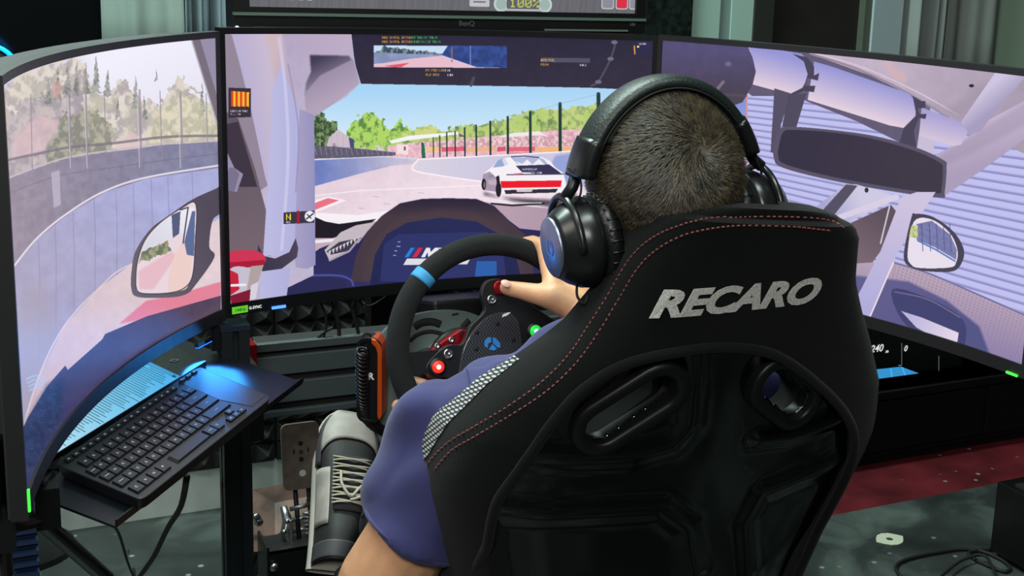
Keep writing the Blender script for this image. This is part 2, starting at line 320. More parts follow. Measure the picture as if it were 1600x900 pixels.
poly([(488,228),(520,229),(560,232),(618,238),(618,243),(560,246),(488,248)], (96,92,112), nz=.12, ns=4); 
for q in range(492, 616, 8): line([(q,231),(q+3,242)], 1, (170,160,176), .6)
for q in range(500, 612, 9): line([(q,205+(q-500)*.16),(q,232)], .9, (170,160,170), .6)
for q, a, b, wq in ((935,147,195,6),(875,162,240,5),(828.5,175,241,4),(793.3,183,243,3.4),(766,190,243,3),(744,196,244,2.6),(726,200,244,2.4),(711,205,244,2),(698,208,244,2),(687,212,245,1.8),(677,215,245,1.6)): line([(q,a),(q+.4,b)], wq, (34,60,58))
line([(828,175),(875,162),(935,147)], .6, (120,150,160), .6); poly([(658,222),(663,224),(665,247),(659,247)], (44,106,90))
poly([(488,250),(598,244),(652,248),(650,256),(612,259),(560,272),(495,290),(488,292)], (112,128,192), (214,204,220), ((500,265),(650,252)), nz=.05); line([(488,250),(598,244.5),(652,248)], 1.5, (220,222,236), .9)
poly([(653,250),(737,246),(867,239),(1028,228),(1028,300),(760,283),(697,275),(651,266)], (216,210,226), (206,200,224), ((660,260),(760,270))); poly([(858,262),(868,243),(890,240),(910,240),(910,290),(880,285)], (150,164,216), soft=2)
line([(653,249),(737,245),(867,238),(1028,226)], 2, (246,242,248)); line([(653,250),(646,266),(697,276),(760,285)], 2.2, (248,242,246), sm=True)
line([(490,306),(560,298),(650,294),(752,290)], 1.6, (248,240,244), .9); poly([(488,314),(512,307),(542,313),(490,333)], (246,238,242)); poly([(490,318),(512,309.5),(530,313),(490,329)], (232,116,134))
for q, p_ in ((583,307),(653,301),(560,325),(600,318)): line([(q,p_),(q+9,p_+1)], 1.4, (190,164,176), .6)
# the race car seen ahead
poly([(756,305),(776,308),(860,312),(900,300),(900,330),(800,314),(756,300)], (70,62,74), soft=3, alpha=.9)
poly([(752,285),(755,272),(766,263),(774,256),(783,248),(800,245),(826,244),(848,246),(860,252),(868,262),(880,270),(884,284),(884,296),(868,302),(790,303),(775,300),(756,296)], (246,240,246))
poly([(752,290),(755,272),(765,268),(772,274),(778,280),(778,300),(756,297)], (168,150,170)); poly([(762,282),(776,280),(776,290),(764,288)], (196,172,186)); ptext(764,273,'DU',4,(70,110,170))
ellp(756,288,3.6,9,(40,36,48)); ellp(779,296,4.4,12,(36,32,46)); ellp(757,289,1.4,5,(120,110,124)); poly([(775,276),(780,274),(782,296),(778,300)], (36,30,40))
poly([(770,262),(778,251),(785,247),(792,252),(793,257),(786,260)], (150,168,206)); poly([(784,249),(789,247),(794,256),(788,259)], (214,216,232)); poly([(798,246),(840,245.5),(850,249),(858,259),(812,260)], (176,182,216)); poly([(806,252),(816,256),(824,249),(832,257),(842,248),(852,258),(812,259)], (240,238,246)); line([(799,245),(820,244),(842,246)], 1.6, (60,64,104))
poly([(806,259),(858,257),(872,267),(878,272),(840,272),(816,269)], (56,50,84)); ptext(816,263,'SUPERCUP',3.2,(236,236,244),asp=1.1); ptext(820,268.5,'SAFETY CAR',3.2,(244,244,248),asp=1)
line([(792,273),(880,272)], 1.6, (70,60,84)); line([(804,272),(816,271)], 2, (226,120,140)); poly([(782,283),(878,282),(876,293),(784,294)], (234,26,44)); line([(784,294.5),(876,293)], 1.5, (250,240,244))
poly([(788,297),(872,295),(868,301),(790,303)], (52,44,58)); poly([(806,296),(832,295),(830,300),(808,300)], (214,196,206)); poly([(822,295),(832,295),(832,299),(822,299)],(196,206,190))
# cockpit round the windscreen
poly([(488,345),(585,340),(640,318),(760,316),(900,330),(1028,335),(1028,400),(488,400)], (196,170,184), (176,150,168), ((700,330),(850,370)))
poly([(488,332),(560,336),(600,330),(620,326),(600,345),(488,352)], (246,240,244)); poly([(490,338),(508,346),(530,350),(588,342),(575,352),(520,372),(490,372)], (30,26,36)); line([(488,378),(524,375)], 5, (238,230,240))
line([(768,318),(800,321),(850,318)], 3, (44,40,50)); line([(766,316),(800,318),(846,317)], 1.2, (236,230,236))
poly([(455,500),(455,420),(480,402),(500,388),(520,380),(560,380),(574,362),(596,338),(625,318),(660,311),(700,310),(744,311),(772,322),(796,345),(812,357),(860,362),(1028,362),(1028,500)], (40,38,78), (46,46,96), ((600,330),(600,450)), sm=False)
poly([(548,440),(556,400),(574,362),(596,338),(625,318),(660,311),(700,310),(744,311),(772,322),(800,350),(826,372),(836,440),(816,440),(806,398),(780,366),(744,346),(690,340),(636,348),(604,366),(586,398),(578,440)], (44,36,58), (70,56,66), ((700,312),(700,340)), soft=1.2)
poly([(564,440),(572,398),(596,362),(632,336),(690,326),(744,332),(784,354),(812,392),(822,440)], (78,62,70), alpha=.6, soft=4); poly([(578,445),(586,398),(604,366),(636,348),(690,340),(744,346),(780,366),(806,398),(816,445)], (38,42,86), (34,38,80), ((600,350),(600,440)))
poly([(594,440),(600,382),(622,366),(760,362),(784,380),(792,440)], (46,52,104)); 
for i, (q, p_) in enumerate(((622,378),(620,385),(617,392),(615,399))): line([(q,p_),(q+(5 if i == 1 else 3),p_)], 1.5, (190,196,220), .8)
for i, c in enumerate(((40,130,206),(52,56,132),(214,40,70))): poly([(642+i*6,387),(649+i*6,387),(639+i*6,402),(632+i*6,402)], c)
poly([(636,404),(735,404),(730,413),(630,414)], (222,220,228)); poly([(658,402),(666,387),(672,387),(673,394),(680,387),(686,387),(682,402),(677,402),(679,394),(672,402),(669,402),(668,394),(664,402)], (232,230,236)); ptext(686,387,'TEAM',14,(226,224,232),asp=.8)
poly([(745,408),(776,408),(776,432),(742,432)], (46,96,170))
poly([(507,391),(532,363),(556,352),(584,347),(578,356),(557,380),(546,394),(515,408)], (196,184,192)); poly([(510,393),(530,378),(566,371),(544,392),(517,398)], (60,58,76))
for k in range(9): q = 513+k*5.6; p_ = 394-k*2.7; poly([(q,p_-1),(q+4.6,p_-4),(q+2.4,p_+6-k*.2)], (216,206,214))
line([(515,407),(546,392),(562,372)], 3, (170,158,170)); line([(440,432),(520,430),(546,436),(552,446)], 3, (74,84,150), sm=True); poly([(430,500),(434,436),(516,433),(540,438),(545,500)], (42,42,84))
# visor strip along the top
poly([(546,50),(1028,58),(1028,142),(920,137),(700,133),(564,131),(556,104)], (52,46,64), (44,40,62), ((600,130),(600,60)), nz=.06)
line([(740,122),(736,133)], 5, (78,74,88)); line([(962,66),(954,92),(936,126),(924,134)], 3, (96,90,110), .7, sm=True)
for q in ((960,66),(954,92),(935,128)): ellp(q[0],q[1],5,3,(110,108,128))
poly([(584,71),(792,72),(791,106),(584,105)], (198,222,246)); trees([(586,84),(600,72),(640,78),(700,84),(690,88),(586,92)], (60,76,96), (130,150,150), 3, 60, .5, rag=3); poly([(584,82),(700,86),(640,95),(584,100)], (140,150,190), nz=.1)
poly([(584,101),(640,92),(690,87),(740,104),(750,106),(584,105)], (232,190,204)); poly([(690,86),(700,71),(792,72),(792,106),(745,105)], (52,74,140), nz=.25, ns=8); line([(706,74),(706,96)], 2, (150,110,110)); line([(735,72),(735,102)], 1.6, (120,140,190)); line([(690,87),(742,105)], 1.5, (210,200,230)); poly([(600,103),(640,98),(625,106)], (224,90,110))
ptext(597,57,'RACE CONTROL @PIT100', 3.4, (250,180,60), asp=.8); ptext(644,57,'OFF TRACK ORG TOTAL 0X', 3.4, (70,220,80), asp=.62)
ptext(597,63.5,'RACE CONTROL @PIT100', 3.4, (250,190,70), asp=.8); ptext(644,63.5,'CONTACT ON 1 2RQ TOTAL 0X', 3.4, (70,220,80), asp=.62)
ptext(665,108,'PIT SPEED LIMIT', 3.6, (250,190,70), asp=.7); ptext(694,108.5,'49 MPH', 3.4, (240,240,244), asp=.6); ptext(665,115,'YOUR SPEED', 3.6, (250,190,70), asp=.7); ptext(699,115.5,'0 MPH', 3.4, (240,240,244), asp=.6)
poly([(845,90),(922,91),(922,98),(845,97)], (84,80,100)); ptext(845,92,'AUTO FUEL', 3.8, (250,200,80), asp=.75); ptext(845,99,'FUELING', 3.4, (250,190,70), asp=.6); ptext(906,100,'0:00.0', 3.4, (240,240,244), asp=.6)
poly([(990,64),(1018,64),(1018,86),(990,86)], (44,42,74)); ptext(998,67,'12:001', 3, (240,240,244), asp=.8); line([(991,72),(992,84)], 2, (240,160,60)); ellp(997,73,2,1.6,(245,220,160))
# roof, roll cage and A-pillar on its left side
poly([(345,40),(549,40),(549,55),(553,92),(562,131),(540,152),(492,180),(490,200),(490,430),(345,500)], (176,162,192), (190,180,206), ((400,60),(520,180)), nz=.03)
poly([(345,48),(362,55),(400,190),(418,290),(345,340)], (146,134,152)); poly([(345,170),(372,185),(398,262),(420,345),(424,400),(345,400)], (96,84,98), (116,100,110), ((350,200),(410,380)))
poly([(345,196),(372,190),(402,292),(345,292)], (62,52,66)); poly([(345,238),(356,240),(366,262),(380,272),(370,300),(345,296)], (150,140,172)); poly([(358,262),(366,262),(374,272),(366,300),(350,296)], (122,114,140))
poly([(362,50),(440,50),(452,160),(470,200),(468,300),(436,330),(415,280),(392,170)], (186,176,210), (206,190,208), ((380,120),(440,110))); poly([(414,52),(440,52),(466,190),(470,250),(456,250)], (206,182,190), (182,168,196), ((420,100),(466,120)), soft=4)
poly([(455,52),(549,52),(553,86),(490,86),(476,84),(458,70)], (182,166,194), (190,172,198), ((470,60),(540,80))); poly([(484,86),(545,87),(552,96),(476,150),(478,130),(486,112)], (64,58,84), (150,136,160), ((500,90),(520,130)), soft=1.5)
poly([(476,146),(500,118),(552,92),(562,130),(530,156),(492,182),(478,180)], (154,140,166), (178,162,186), ((510,110),(530,150)), soft=1)
poly([(419,280),(425,140),(440,100),(470,190),(460,398),(411,400)], (188,186,224), (178,178,222), ((420,300),(460,300))); poly([(468,170),(491,180),(493,414),(480,420),(462,418),(460,398)], (166,158,196), (150,146,188), ((465,300),(492,300)))
line([(450,100),(466,200),(462,300)], 2, (150,138,170), .7, sm=True); line([(436,60),(446,140),(450,250),(440,390)], 5, (210,204,234), .7, sm=True)
poly([(403,382),(412,400),(430,404),(452,394),(462,372),(466,388),(464,402),(440,420),(412,426),(402,412)], (58,54,76), (76,66,84), ((410,400),(460,380))); poly([(400,392),(411,396),(403,410)], (58,90,190)); poly([(410,424),(454,418),(448,462),(404,470)], (186,184,224), (176,176,220), ((410,440),(450,440)))
poly([(356,396),(372,391),(396,391),(412,398),(414,410),(392,415),(356,416)], (206,52,84), sm=True); poly([(358,410),(414,406),(412,416),(358,420)], (170,26,54)); poly([(360,420),(392,420),(396,440),(384,460),(360,462)], (196,190,206), sm=True); poly([(356,420),(372,428),(374,452),(356,464)], (198,34,60)); poly([(392,416),(412,414),(400,450),(385,458)], (176,160,160)); poly([(360,462),(392,452),(394,474),(362,480)], (130,24,52)); line([(362,446),(383,445)], 4, (238,232,240))
poly([(392,446),(404,440),(400,466),(390,470)], (214,208,222))
poly([(357,137),(392,138),(392,183),(357,184)], (56,46,60)); 
for k in range(8): poly([(361+k*3.5,142+k*.3),(364.8+k*3.5,142+k*.3),(364.4+k*3.5,167),(361+k*3.5,166)], (248,190,50) if k % 2 else (214,70,40))
ptext(360,172,'DEBRIS ON TRACK',3.2,(236,236,240),asp=.66); ptext(360,177,'YELLOW FLAG',2.6,(200,200,208),asp=.66)
poly([(443,332),(491,329),(491,348),(443,350)], (56,52,70)); ptext(447,334,'N',10,(244,214,60)); ptext(447,346,'MPH',2.6,(230,230,236)); line([(466,331),(466,348)], 4, (180,20,52)); ellp(484,338,8,8.5,(236,236,240)); line([(479,342),(489,334)], 2, (40,40,50)); line([(480,335),(486,341)], 1.6, (40,40,50))
# --- right screen
xx, yy = _xy(_bb(1026,40,1758,640)); bxr = _bb(1026,40,1758,640); Xq = xx-1168
y0_ = (yy-(.03-.11)*Xq)/(1+.0011*Xq); ph = (y0_ % 9.6)/9.6; sl = np.clip(np.minimum(ph/.18, 1)*(1-np.clip((ph-.72)/.28, 0, 1)*.75), 0, 1)[..., None]
blend(bxr, np.ones(xx.shape), np.array((122,118,176))*(1-sl)+np.array((192,192,238))*sl)
poly([(1030,60),(1166,70),(1166,420),(1030,420)], (120,136,206), (150,160,222), ((1130,150),(1166,200))); poly([(1030,385),(1120,392),(1200,404),(1332,412),(1400,470),(1360,540),(1030,500)], (60,56,92), (96,84,112), ((1040,490),(1200,400))); line([(1030,385),(1120,392),(1200,404),(1332,412)], 3, (150,134,156), sm=True); poly([(1130,412),(1230,418),(1236,446),(1140,440)], (40,38,66)); line([(1167,140),(1166,405)], 2.4, (214,150,140)); poly([(1030,100),(1130,150),(1120,165),(1030,150)], (236,240,250))
poly([(1223,66),(1300,70),(1455,150),(1451,200),(1437,238),(1340,190),(1240,150),(1175,150),(1150,130)], (98,90,116), nz=.04)
poly([(1262,70),(1760,110),(1760,300),(1600,240),(1506,196),(1451,163),(1360,118),(1266,84)], (196,178,198), (168,154,174), ((1350,90),(1560,200)), nz=.04, ns=20)
line([(1266,84),(1340,108),(1420,146),(1500,196)], 3, (150,136,156), sm=True); line([(1276,84),(1350,106),(1430,142),(1498,180)], 2, (216,200,214), sm=True); poly([(1380,92),(1398,104),(1416,118),(1410,128),(1390,118)], (214,176,182), alpha=.7, soft=3, sm=True)
poly([(1400,150),(1480,170),(1560,118),(1540,150),(1500,190)], (158,144,164), alpha=.6, soft=8); ellp(1518,134,4,2.4,(40,34,44))
poly([(1459,243),(1506,220),(1540,190),(1600,158),(1760,90),(1760,230),(1600,218),(1540,262),(1473,308),(1466,280)], (200,182,208), (170,156,186), ((1540,190),(1560,250)), soft=.6); poly([(1530,204),(1600,160),(1640,150),(1600,196),(1520,240),(1470,262),(1462,246)], (156,142,170), alpha=.5, soft=5)
poly([(1556,112),(1606,116),(1560,168),(1532,206),(1500,214),(1502,190)], (206,196,224), (166,156,190), ((1540,140),(1560,165)))
poly([(1440,180),(1459,200),(1460,243),(1432,236)], (200,188,214))
poly([(1172,70),(1252,84),(1265,96),(1264,118),(1252,140),(1235,148),(1176,132)], (150,150,214), (226,206,220), ((1220,86),(1205,138)))
poly([(1272,96),(1300,104),(1420,146),(1432,160),(1430,184),(1412,200),(1390,196),(1262,156),(1268,120)], (146,146,212), (228,208,222), ((1350,118),(1332,176)))
poly([(1440,168),(1500,190),(1512,206),(1502,226),(1490,228),(1436,212)], (168,160,212), (214,198,218), ((1480,184),(1470,222)))
poly([(1238,84),(1262,90),(1272,104),(1272,118),(1280,114),(1278,126),(1262,122),(1258,134),(1274,134),(1272,144),(1256,142),(1240,150),(1232,148),(1256,136),(1262,116),(1256,96)], (72,66,88))
poly([(1426,150),(1440,158),(1446,158),(1446,168),(1434,170),(1436,178),(1448,178),(1446,186),(1436,184),(1428,204),(1433,240),(1400,240),(1412,200),(1432,180)], (72,66,88))
poly([(1210,138),(1236,146),(1220,196),(1216,240),(1204,238)], (84,78,100)); poly([(1232,148),(1260,146),(1244,200),(1222,198)], (78,72,94))
poly([(1030,58),(1168,72),(1176,90),(1181,112),(1176,132),(1160,160),(1142,166),(1098,158),(1030,150)], (84,78,118), (74,64,82), ((1100,80),(1100,150)), nz=.05); line([(1130,128),(1112,150)], 5, (120,112,128)); line([(1030,140),(1165,150)], 4, (88,78,92), .7); ellp(1138,100,5,4,(110,104,130))
poly([(1209,246),(1210,222),(1218,202),(1234,198),(1290,202),(1364,212),(1430,230),(1474,250),(1479,262),(1476,300),(1470,309),(1400,300),(1300,282),(1223,262)], (88,82,104), sm=True)
poly([(1216,244),(1218,224),(1224,206),(1240,203),(1300,207),(1364,217),(1430,236),(1468,254),(1473,264),(1471,294),(1464,302),(1400,294),(1300,276),(1228,257)], (52,46,66), (60,52,68), ((1250,220),(1420,280)), sm=True)
poly([(1268,328),(1322,288),(1338,288),(1408,308),(1330,345),(1330,380),(1290,380)], (168,166,204), (206,200,226), ((1290,320),(1340,300))); poly([(1322,288),(1340,290),(1300,340),(1275,340)], (84,78,98)); line([(1300,344),(1400,308)], 9, (216,206,228)); ellp(1354,297,3,4,(50,44,58))
poly([(1330,348),(1392,320),(1400,330),(1376,392),(1360,415),(1330,412)], (94,80,92), (120,102,112), ((1380,340),(1340,400))); line([(1390,322),(1376,380)], 2.4, (206,200,214))
poly([(1330,412),(1398,408),(1458,428),(1600,490),(1760,556),(1760,760),(1330,640)], (184,162,182), (132,120,168), ((1470,440),(1440,540)))
xq = _bb(1380,405,1758,660); x_, y_ = _xy(xq); mk = _mask([(1398,410),(1458,430),(1600,492),(1758,556),(1758,660),(1600,590),(1560,560),(1500,480),(1387,436)], x_, y_); tx = ((x_*.9+y_*.25) % 6 < 2.6) & ((y_-x_*.4) % 5 < 2.4); blend(xq, mk & tx, (146,126,156), .6)
poly([(1330,430),(1387,436),(1420,440),(1480,470),(1530,510),(1545,550),(1560,600),(1330,540)], (96,92,140), (84,84,134), ((1400,450),(1480,540)), soft=2)
poly([(1394,452),(1460,470),(1505,500),(1508,536),(1498,538),(1420,512)], (66,66,112), sm=True); line([(1398,456),(1450,468),(1500,496)], 1.6, (150,134,160), .7, sm=True)
poly([(1408,486),(1440,496),(1498,520),(1496,534),(1470,532),(1432,512)], (188,180,220), (226,214,230), ((1420,495),(1490,528))); line([(1398,411),(1458,430),(1600,492)], 2.2, (84,96,160), .8, sm=True)
poly([(1408,308),(1433,300),(1462,300),(1436,340),(1400,400),(1358,498),(1326,490),(1376,392)], (206,194,222), (176,172,218), ((1420,320),(1350,480))); line([(1396,410),(1358,498)], 2.4, (238,222,228)); 
poly([(1412,400),(1424,340),(1431,334),(1458,339),(1490,362),(1506,390),(1502,412),(1488,424),(1450,424),(1424,418)], (70,66,84), sm=True)
poly([(1418,396),(1428,346),(1456,343),(1484,364),(1496,390),(1494,410),(1484,418),(1440,419),(1424,414)], (232,222,236), sm=True); poly([(1432,350),(1456,345),(1484,366),(1495,390),(1494,406),(1460,386),(1432,374)], (120,122,170), nz=.12, ns=4); 
for q in (1440,1452,1463,1474,1484): line([(q,350),(q+2,392)], 1.3, (74,78,128), .8)
line([(1434,376),(1462,390),(1492,408)], 2.4, (86,122,190)); trees([(1420,370),(1424,352),(1434,352),(1434,372)], (150,170,110), (200,210,150), 4, 71, .4)
CV[:] = CV[:]
def px_of(P_):                               # world points -> photograph frame, to know which spot of the picture a screen shows
    d = P_-np.array([CP[0], CP[1], CP[2]+ZF]); D = d@_f; return 800+PPX+FPX*(d@_r)/D, 450+PPY-FPX*(d@_u)/D
def screen_image(mon, W_, H_):
    i = (np.arange(W_)+.5)/W_; j = (np.arange(H_)+.5)/H_; P_ = np.zeros((H_, W_, 3))
    for a, s_ in enumerate((i-.5)*MW): q = scr(mon, s_, 0); P_[:, a, 0] = q.x; P_[:, a, 1] = q.y
    P_[..., 2] = ((j-.5)*MH)[:, None]+ZF+MZ[mon]
    px, py = px_of(P_.reshape(-1, 3)); u = np.clip((px-X0)*SS-.5, 0, CV.shape[1]-2); v = np.clip((py-Y0)*SS-.5, 0, CV.shape[0]-2)
    a = u.astype(int); b = v.astype(int); fu = (u-a)[:, None]; fv = (v-b)[:, None]
    c = CV[b, a]*(1-fu)*(1-fv)+CV[b, a+1]*fu*(1-fv)+CV[b+1, a]*(1-fu)*fv+CV[b+1, a+1]*fu*fv
    return to_image('screen_picture_'+mon, c.reshape(H_, W_, 3))
def to_image(name, c):
    H_, W_ = c.shape[:2]; im = bpy.data.images.new(name, W_, H_, alpha=False); px = np.ones((H_, W_, 4), np.float32); px[..., :3] = np.clip(c/255, 0, 1); im.pixels.foreach_set(px.ravel()); im.update(); return im
def screen_mat(name, im, strength=1.0):
    m = bpy.data.materials.new(name); m.use_nodes = True; nt = m.node_tree; b = nt.nodes['Principled BSDF']; t = nt.nodes.new('ShaderNodeTexImage'); t.image = im; t.interpolation = 'Linear'; t.extension = 'EXTEND'
    nt.links.new(t.outputs[0], b.inputs['Emission Color']); b.inputs['Emission Strength'].default_value = strength; b.inputs['Base Color'].default_value = (.004,.004,.004,1); b.inputs['Roughness'].default_value = .45; b.inputs['Specular IOR Level'].default_value = .12; return m
# ---------------------------------------------------------------- the room
WY = 1.19
def floor_mat():
    m = bpy.data.materials.new('painted_floor'); m.use_nodes = True; nt = m.node_tree; b = nt.nodes['Principled BSDF']; N = nt.nodes.new; L = nt.links.new
    tc = N('ShaderNodeTexCoord'); s = N('ShaderNodeSeparateXYZ'); L(tc.outputs['Object'], s.inputs[0])
    def noise(sc, d=4, dist=0): n = N('ShaderNodeTexNoise'); n.inputs['Scale'].default_value = sc; n.inputs['Detail'].default_value = d; n.inputs['Distortion'].default_value = dist; L(tc.outputs['Object'], n.inputs['Vector']); return n
    def ramp(src, stops):
        r = N('ShaderNodeValToRGB'); L(src, r.inputs[0]); e = r.color_ramp.elements; e[0].position, e[0].color = stops[0][0], stops[0][1]; e[1].position, e[1].color = stops[-1][0], stops[-1][1]
        for p, c in stops[1:-1]: q = e.new(p); q.color = c
        return r
    def mix(f, a, b_): q = N('ShaderNodeMix'); q.data_type = 'RGBA'; L(f, q.inputs[0]); L(a, q.inputs[6]); L(b_, q.inputs[7]); return q
    g = ramp(noise(5, 5, .6).outputs[0], [(.3, lin((32,36,36))+(1,)), (.5, lin((52,58,57))+(1,)), (.72, lin((92,102,97))+(1,))])
    r = ramp(noise(7, 4).outputs[0], [(.3, lin((70,20,26))+(1,)), (.7, lin((112,36,44))+(1,))])
    a = N('ShaderNodeMath'); a.operation = 'GREATER_THAN'; L(s.outputs[1], a.inputs[0]); a.inputs[1].default_value = .545
    c = N('ShaderNodeMath'); c.operation = 'GREATER_THAN'; L(s.outputs[0], c.inputs[0]); c.inputs[1].default_value = .6
    d = N('ShaderNodeMath'); d.operation = 'MULTIPLY'; L(a.outputs[0], d.inputs[0]); L(c.outputs[0], d.inputs[1])
    base = mix(d.outputs[0], g.outputs[0], r.outputs[0])
    v = N('ShaderNodeTexVoronoi'); v.inputs['Scale'].default_value = 16; v.inputs['Randomness'].default_value = 1; wv = N('ShaderNodeVectorMath'); wv.operation = 'ADD'; L(tc.outputs['Object'], wv.inputs[0]); wv.inputs[1].default_value = (.3,.1,0); L(wv.outputs[0], v.inputs['Vector'])
    sp = ramp(v.outputs['Distance'], [(.0, (1,1,1,1)), (.06, (1,1,1,1)), (.13, (0,0,0,1))])
    n3 = ramp(noise(3, 2).outputs[0], [(.45, (0,0,0,1)), (.55, (1,1,1,1))]); mm = N('ShaderNodeMath'); mm.operation = 'MULTIPLY'; L(sp.outputs[0], mm.inputs[0]); L(n3.outputs[0], mm.inputs[1])
    w_ = N('ShaderNodeRGB'); w_.outputs[0].default_value = lin((140,148,142))+(1,); o = mix(mm.outputs[0], base.outputs[2], w_.outputs[0]); L(o.outputs[2], b.inputs['Base Color'])
    b.inputs['Roughness'].default_value = .45; bp = N('ShaderNodeBump'); bp.inputs['Strength'].default_value = .25; L(noise(60, 3).outputs[0], bp.inputs['Height']); L(bp.outputs[0], b.inputs['Normal']); return m
structure(MB().box((-3.2, -3.4, -.1), (3.6, WY+.16, 0)).build('floor', floor_mat()))
WALLD = mat('dark_wall', (22, 25, 25), .6, noise=.25, nscale=5); WALLP = mat('pale_wall', (150, 160, 150), .8); CEIL = mat('ceiling_paint', (120, 124, 120), .9)
structure(MB().box((-3.2, WY+.08, 0), (3.6, WY+.16, 3.0)).build('wall_back', WALLD))
structure(MB().box((3.6, -3.4, 0), (3.7, WY+.16, 3.0)).build('wall_right', mat('side_wall', (70, 76, 72), .8)))
structure(MB().box((-3.3, -3.4, 0), (-3.2, WY+.16, 3.0)).build('wall_left', mat('side_wall', (70, 76, 72), .8)))
structure(MB().box((-3.3, -3.5, 0), (3.7, -3.4, 3.0)).build('wall_front', mat('side_wall', (70, 76, 72), .8)))
structure(MB().box((-3.3, -3.5, 3.0), (3.7, WY+.16, 3.08)).build('ceiling', CEIL))
structure(MB().box((-3.2, WY-.02, 0), (.62, WY+.08, .108)).build('baseboard_back', mat('pale_board', (222, 234, 228), .6, noise=.05, nscale=8)))
# things on the ceiling that give the light seen as streaks on the seat shell
for i, (x, y, sx, sy) in enumerate(((-.5, .7, 1.6, .3), (-.3, -1.3, 1.4, .3))):
    t = thing('ceiling_light', ('long ceiling light panel above the monitors', 'long ceiling light panel above the seat')[i], 'ceiling light', (x, y, 3.0), 'light panels on the ceiling')
    MB().box((x-sx/2-.02, y-sy/2-.02, 2.965), (x+sx/2+.02, y+sy/2+.02, 3.0)).build('housing', BLK, t)
    MB().box((x-sx/2, y-sy/2, 2.958), (x+sx/2, y+sy/2, 2.965)).build('diffuser', mat('light_diffuser', (235, 250, 245), .5, emit=1.2), t)
# foam panels behind the rig, each tile with its moulded pyramids
FOAM = mat('acoustic_foam', (23, 25, 25), .95, bump=.2, bscale=400)
def foam_tile_mesh():
    mb = MB(); n = 6; s = .3; q = s/n; mb.box((0, .02, 0), (s, .05, s))
    for i in range(n):
        for j in range(n): x, z = i*q, j*q; mb.add([(x,.02,z),(x+q,.02,z),(x+q,.02,z+q),(x,.02,z+q),(x+q/2,-.015,z+q/2)], [(0,1,4),(1,2,4),(2,3,4),(3,0,4)])
    return mb
ft0 = None; names_r = ['top', 'middle', 'lowest']; names_c = ['far left', 'second', 'third', 'fourth', 'fifth']
for c in range(4):
    for r in range(3):
        x = -.62+c*.305; z = .110+r*.305
        if ft0 is None: ft0 = foam_tile_mesh().build('acoustic_foam_panel', FOAM); o = ft0
        else: o = ft0.copy(); COL.objects.link(o)
        o.location = (x, WY-.05, z)
        tag(o, 'black pyramid foam tile on back wall, %s row, %s column from left end' % (['bottom', 'middle', 'top'][r], ['first', 'second', 'third', 'fourth'][c]), 'foam panel', 'pyramid foam tiles behind the steering rig')
# window glass, curtains and panels seen over the monitors
def xat(px, Y=WY): return at(px, 40, Y).x
def panel(name, a, b, m, y=WY, th=.03, kind=True, z0=1.0, z1=2.95):
    o = MB().box((xat(a, y), y, z0), (xat(b, y), y+th, z1)).build(name, m)
    return structure(o) if kind else o
GLD = mat('dark_window_glass', (8, 10, 11), .12, spec=.6); panel('window_1', -420, 158, GLD); panel('window_2', 1205, 1350, mat('dark_brown_panel', (34, 32, 30), .5, noise=.15, nscale=6))
panel('trim_1', 350, 372, mat('dark_mullion', (24, 32, 32), .5), WY-.03); panel('trim_2', 1008, 1081, mat('speckled_black_stone', (20, 28, 27), .35, noise=.5, nscale=60), WY-.03)
panel('trim_3', 1178, 1208, mat('dark_mullion_green', (40, 44, 42), .5), WY-.02); panel('trim_4', 1350, 1365, mat('olive_trim', (74, 84, 72), .6), WY-.03)
panel('trim_5', 1364, 1409, mat('pale_blue_column', (158, 178, 182), .5), WY-.04, .06); panel('trim_6', 1562, 1720, mat('pale_green_panel', (148, 174, 152), .6), WY-.02)
panel('window_3', 1409, 1562, GLD, WY+.04)
PA = panel('trim_7', 1081, 1124, mat('pale_aqua_panel', (156, 188, 178), .55), WY-.015); panel('trim_8', 1124, 1142, mat('aqua_panel_mid', (122, 148, 143), .55), WY-.008); panel('trim_9', 1142, 1178, mat('pale_aqua_panel', (156, 188, 178), .55), WY-.012)
def curtain(label, a, b, c1, folds, amp, seed, y=WY-.02, z0=.95, grp=None):
    xa, xb = xat(a, y), xat(b, y); r = np.random.default_rng(seed); ph = r.random(6)*6
    fn = lambda u, v: (xa+(xb-xa)*u+.003*math.sin(v*5+u*9), y+amp*(math.sin(u*folds*6.283+ph[0])+.45*math.sin(u*folds*2.3*6.283+ph[1])), z0+(2.95-z0)*v)
    mb = MB().grid(fn, 90, 8); o = mb.build('curtain', mat('curtain_'+str(seed), tuple(min(235, int(q*1.12)) for q in c1), .9, bump=.1, bscale=400), None, True, solid=.003)
    return tag(own(o, ((xa+xb)/2, y, z0)), label, 'curtain', grp)
curtain('grey-green curtain hanging left of the top monitor', 158, 288, (112, 128, 122), 1.6, .007, 3)
curtain('narrow dark grey curtain fold beside the black mullion', 286, 352, (96, 112, 118), 2.2, .022, 5)
curtain('grey pleated curtain hanging above the right monitor', 1409, 1480, (116, 124, 122), 2.0, .03, 8, y=WY-.03)
curtain('smooth mid-grey curtain next to the pale green panel at right', 1476, 1563, (118, 126, 124), 1.3, .011, 9, y=WY-.03)
c0 = at(1, 118, 1.05); t = thing('ring_lamp', 'blue glowing ring lamp behind the upper left monitor corner', 'lamp', c0)
MB().tube([c0+Vector((.055*math.cos(a*math.pi/18)-.02, 0, .062*math.sin(a*math.pi/18))) for a in range(36)], .0045, 8, closed=True).build('glowing_ring', mat('blue_neon', (10, 150, 255), .4, emit=2.2), t, True)
MB().lathe([(.04,0),(.05,.012),(.04,.03)], Matrix.Translation(c0+Vector((-.02,.035,0)))@Matrix.Rotation(math.pi/2, 4, 'X')).build('back_disc', BLK, t, True)
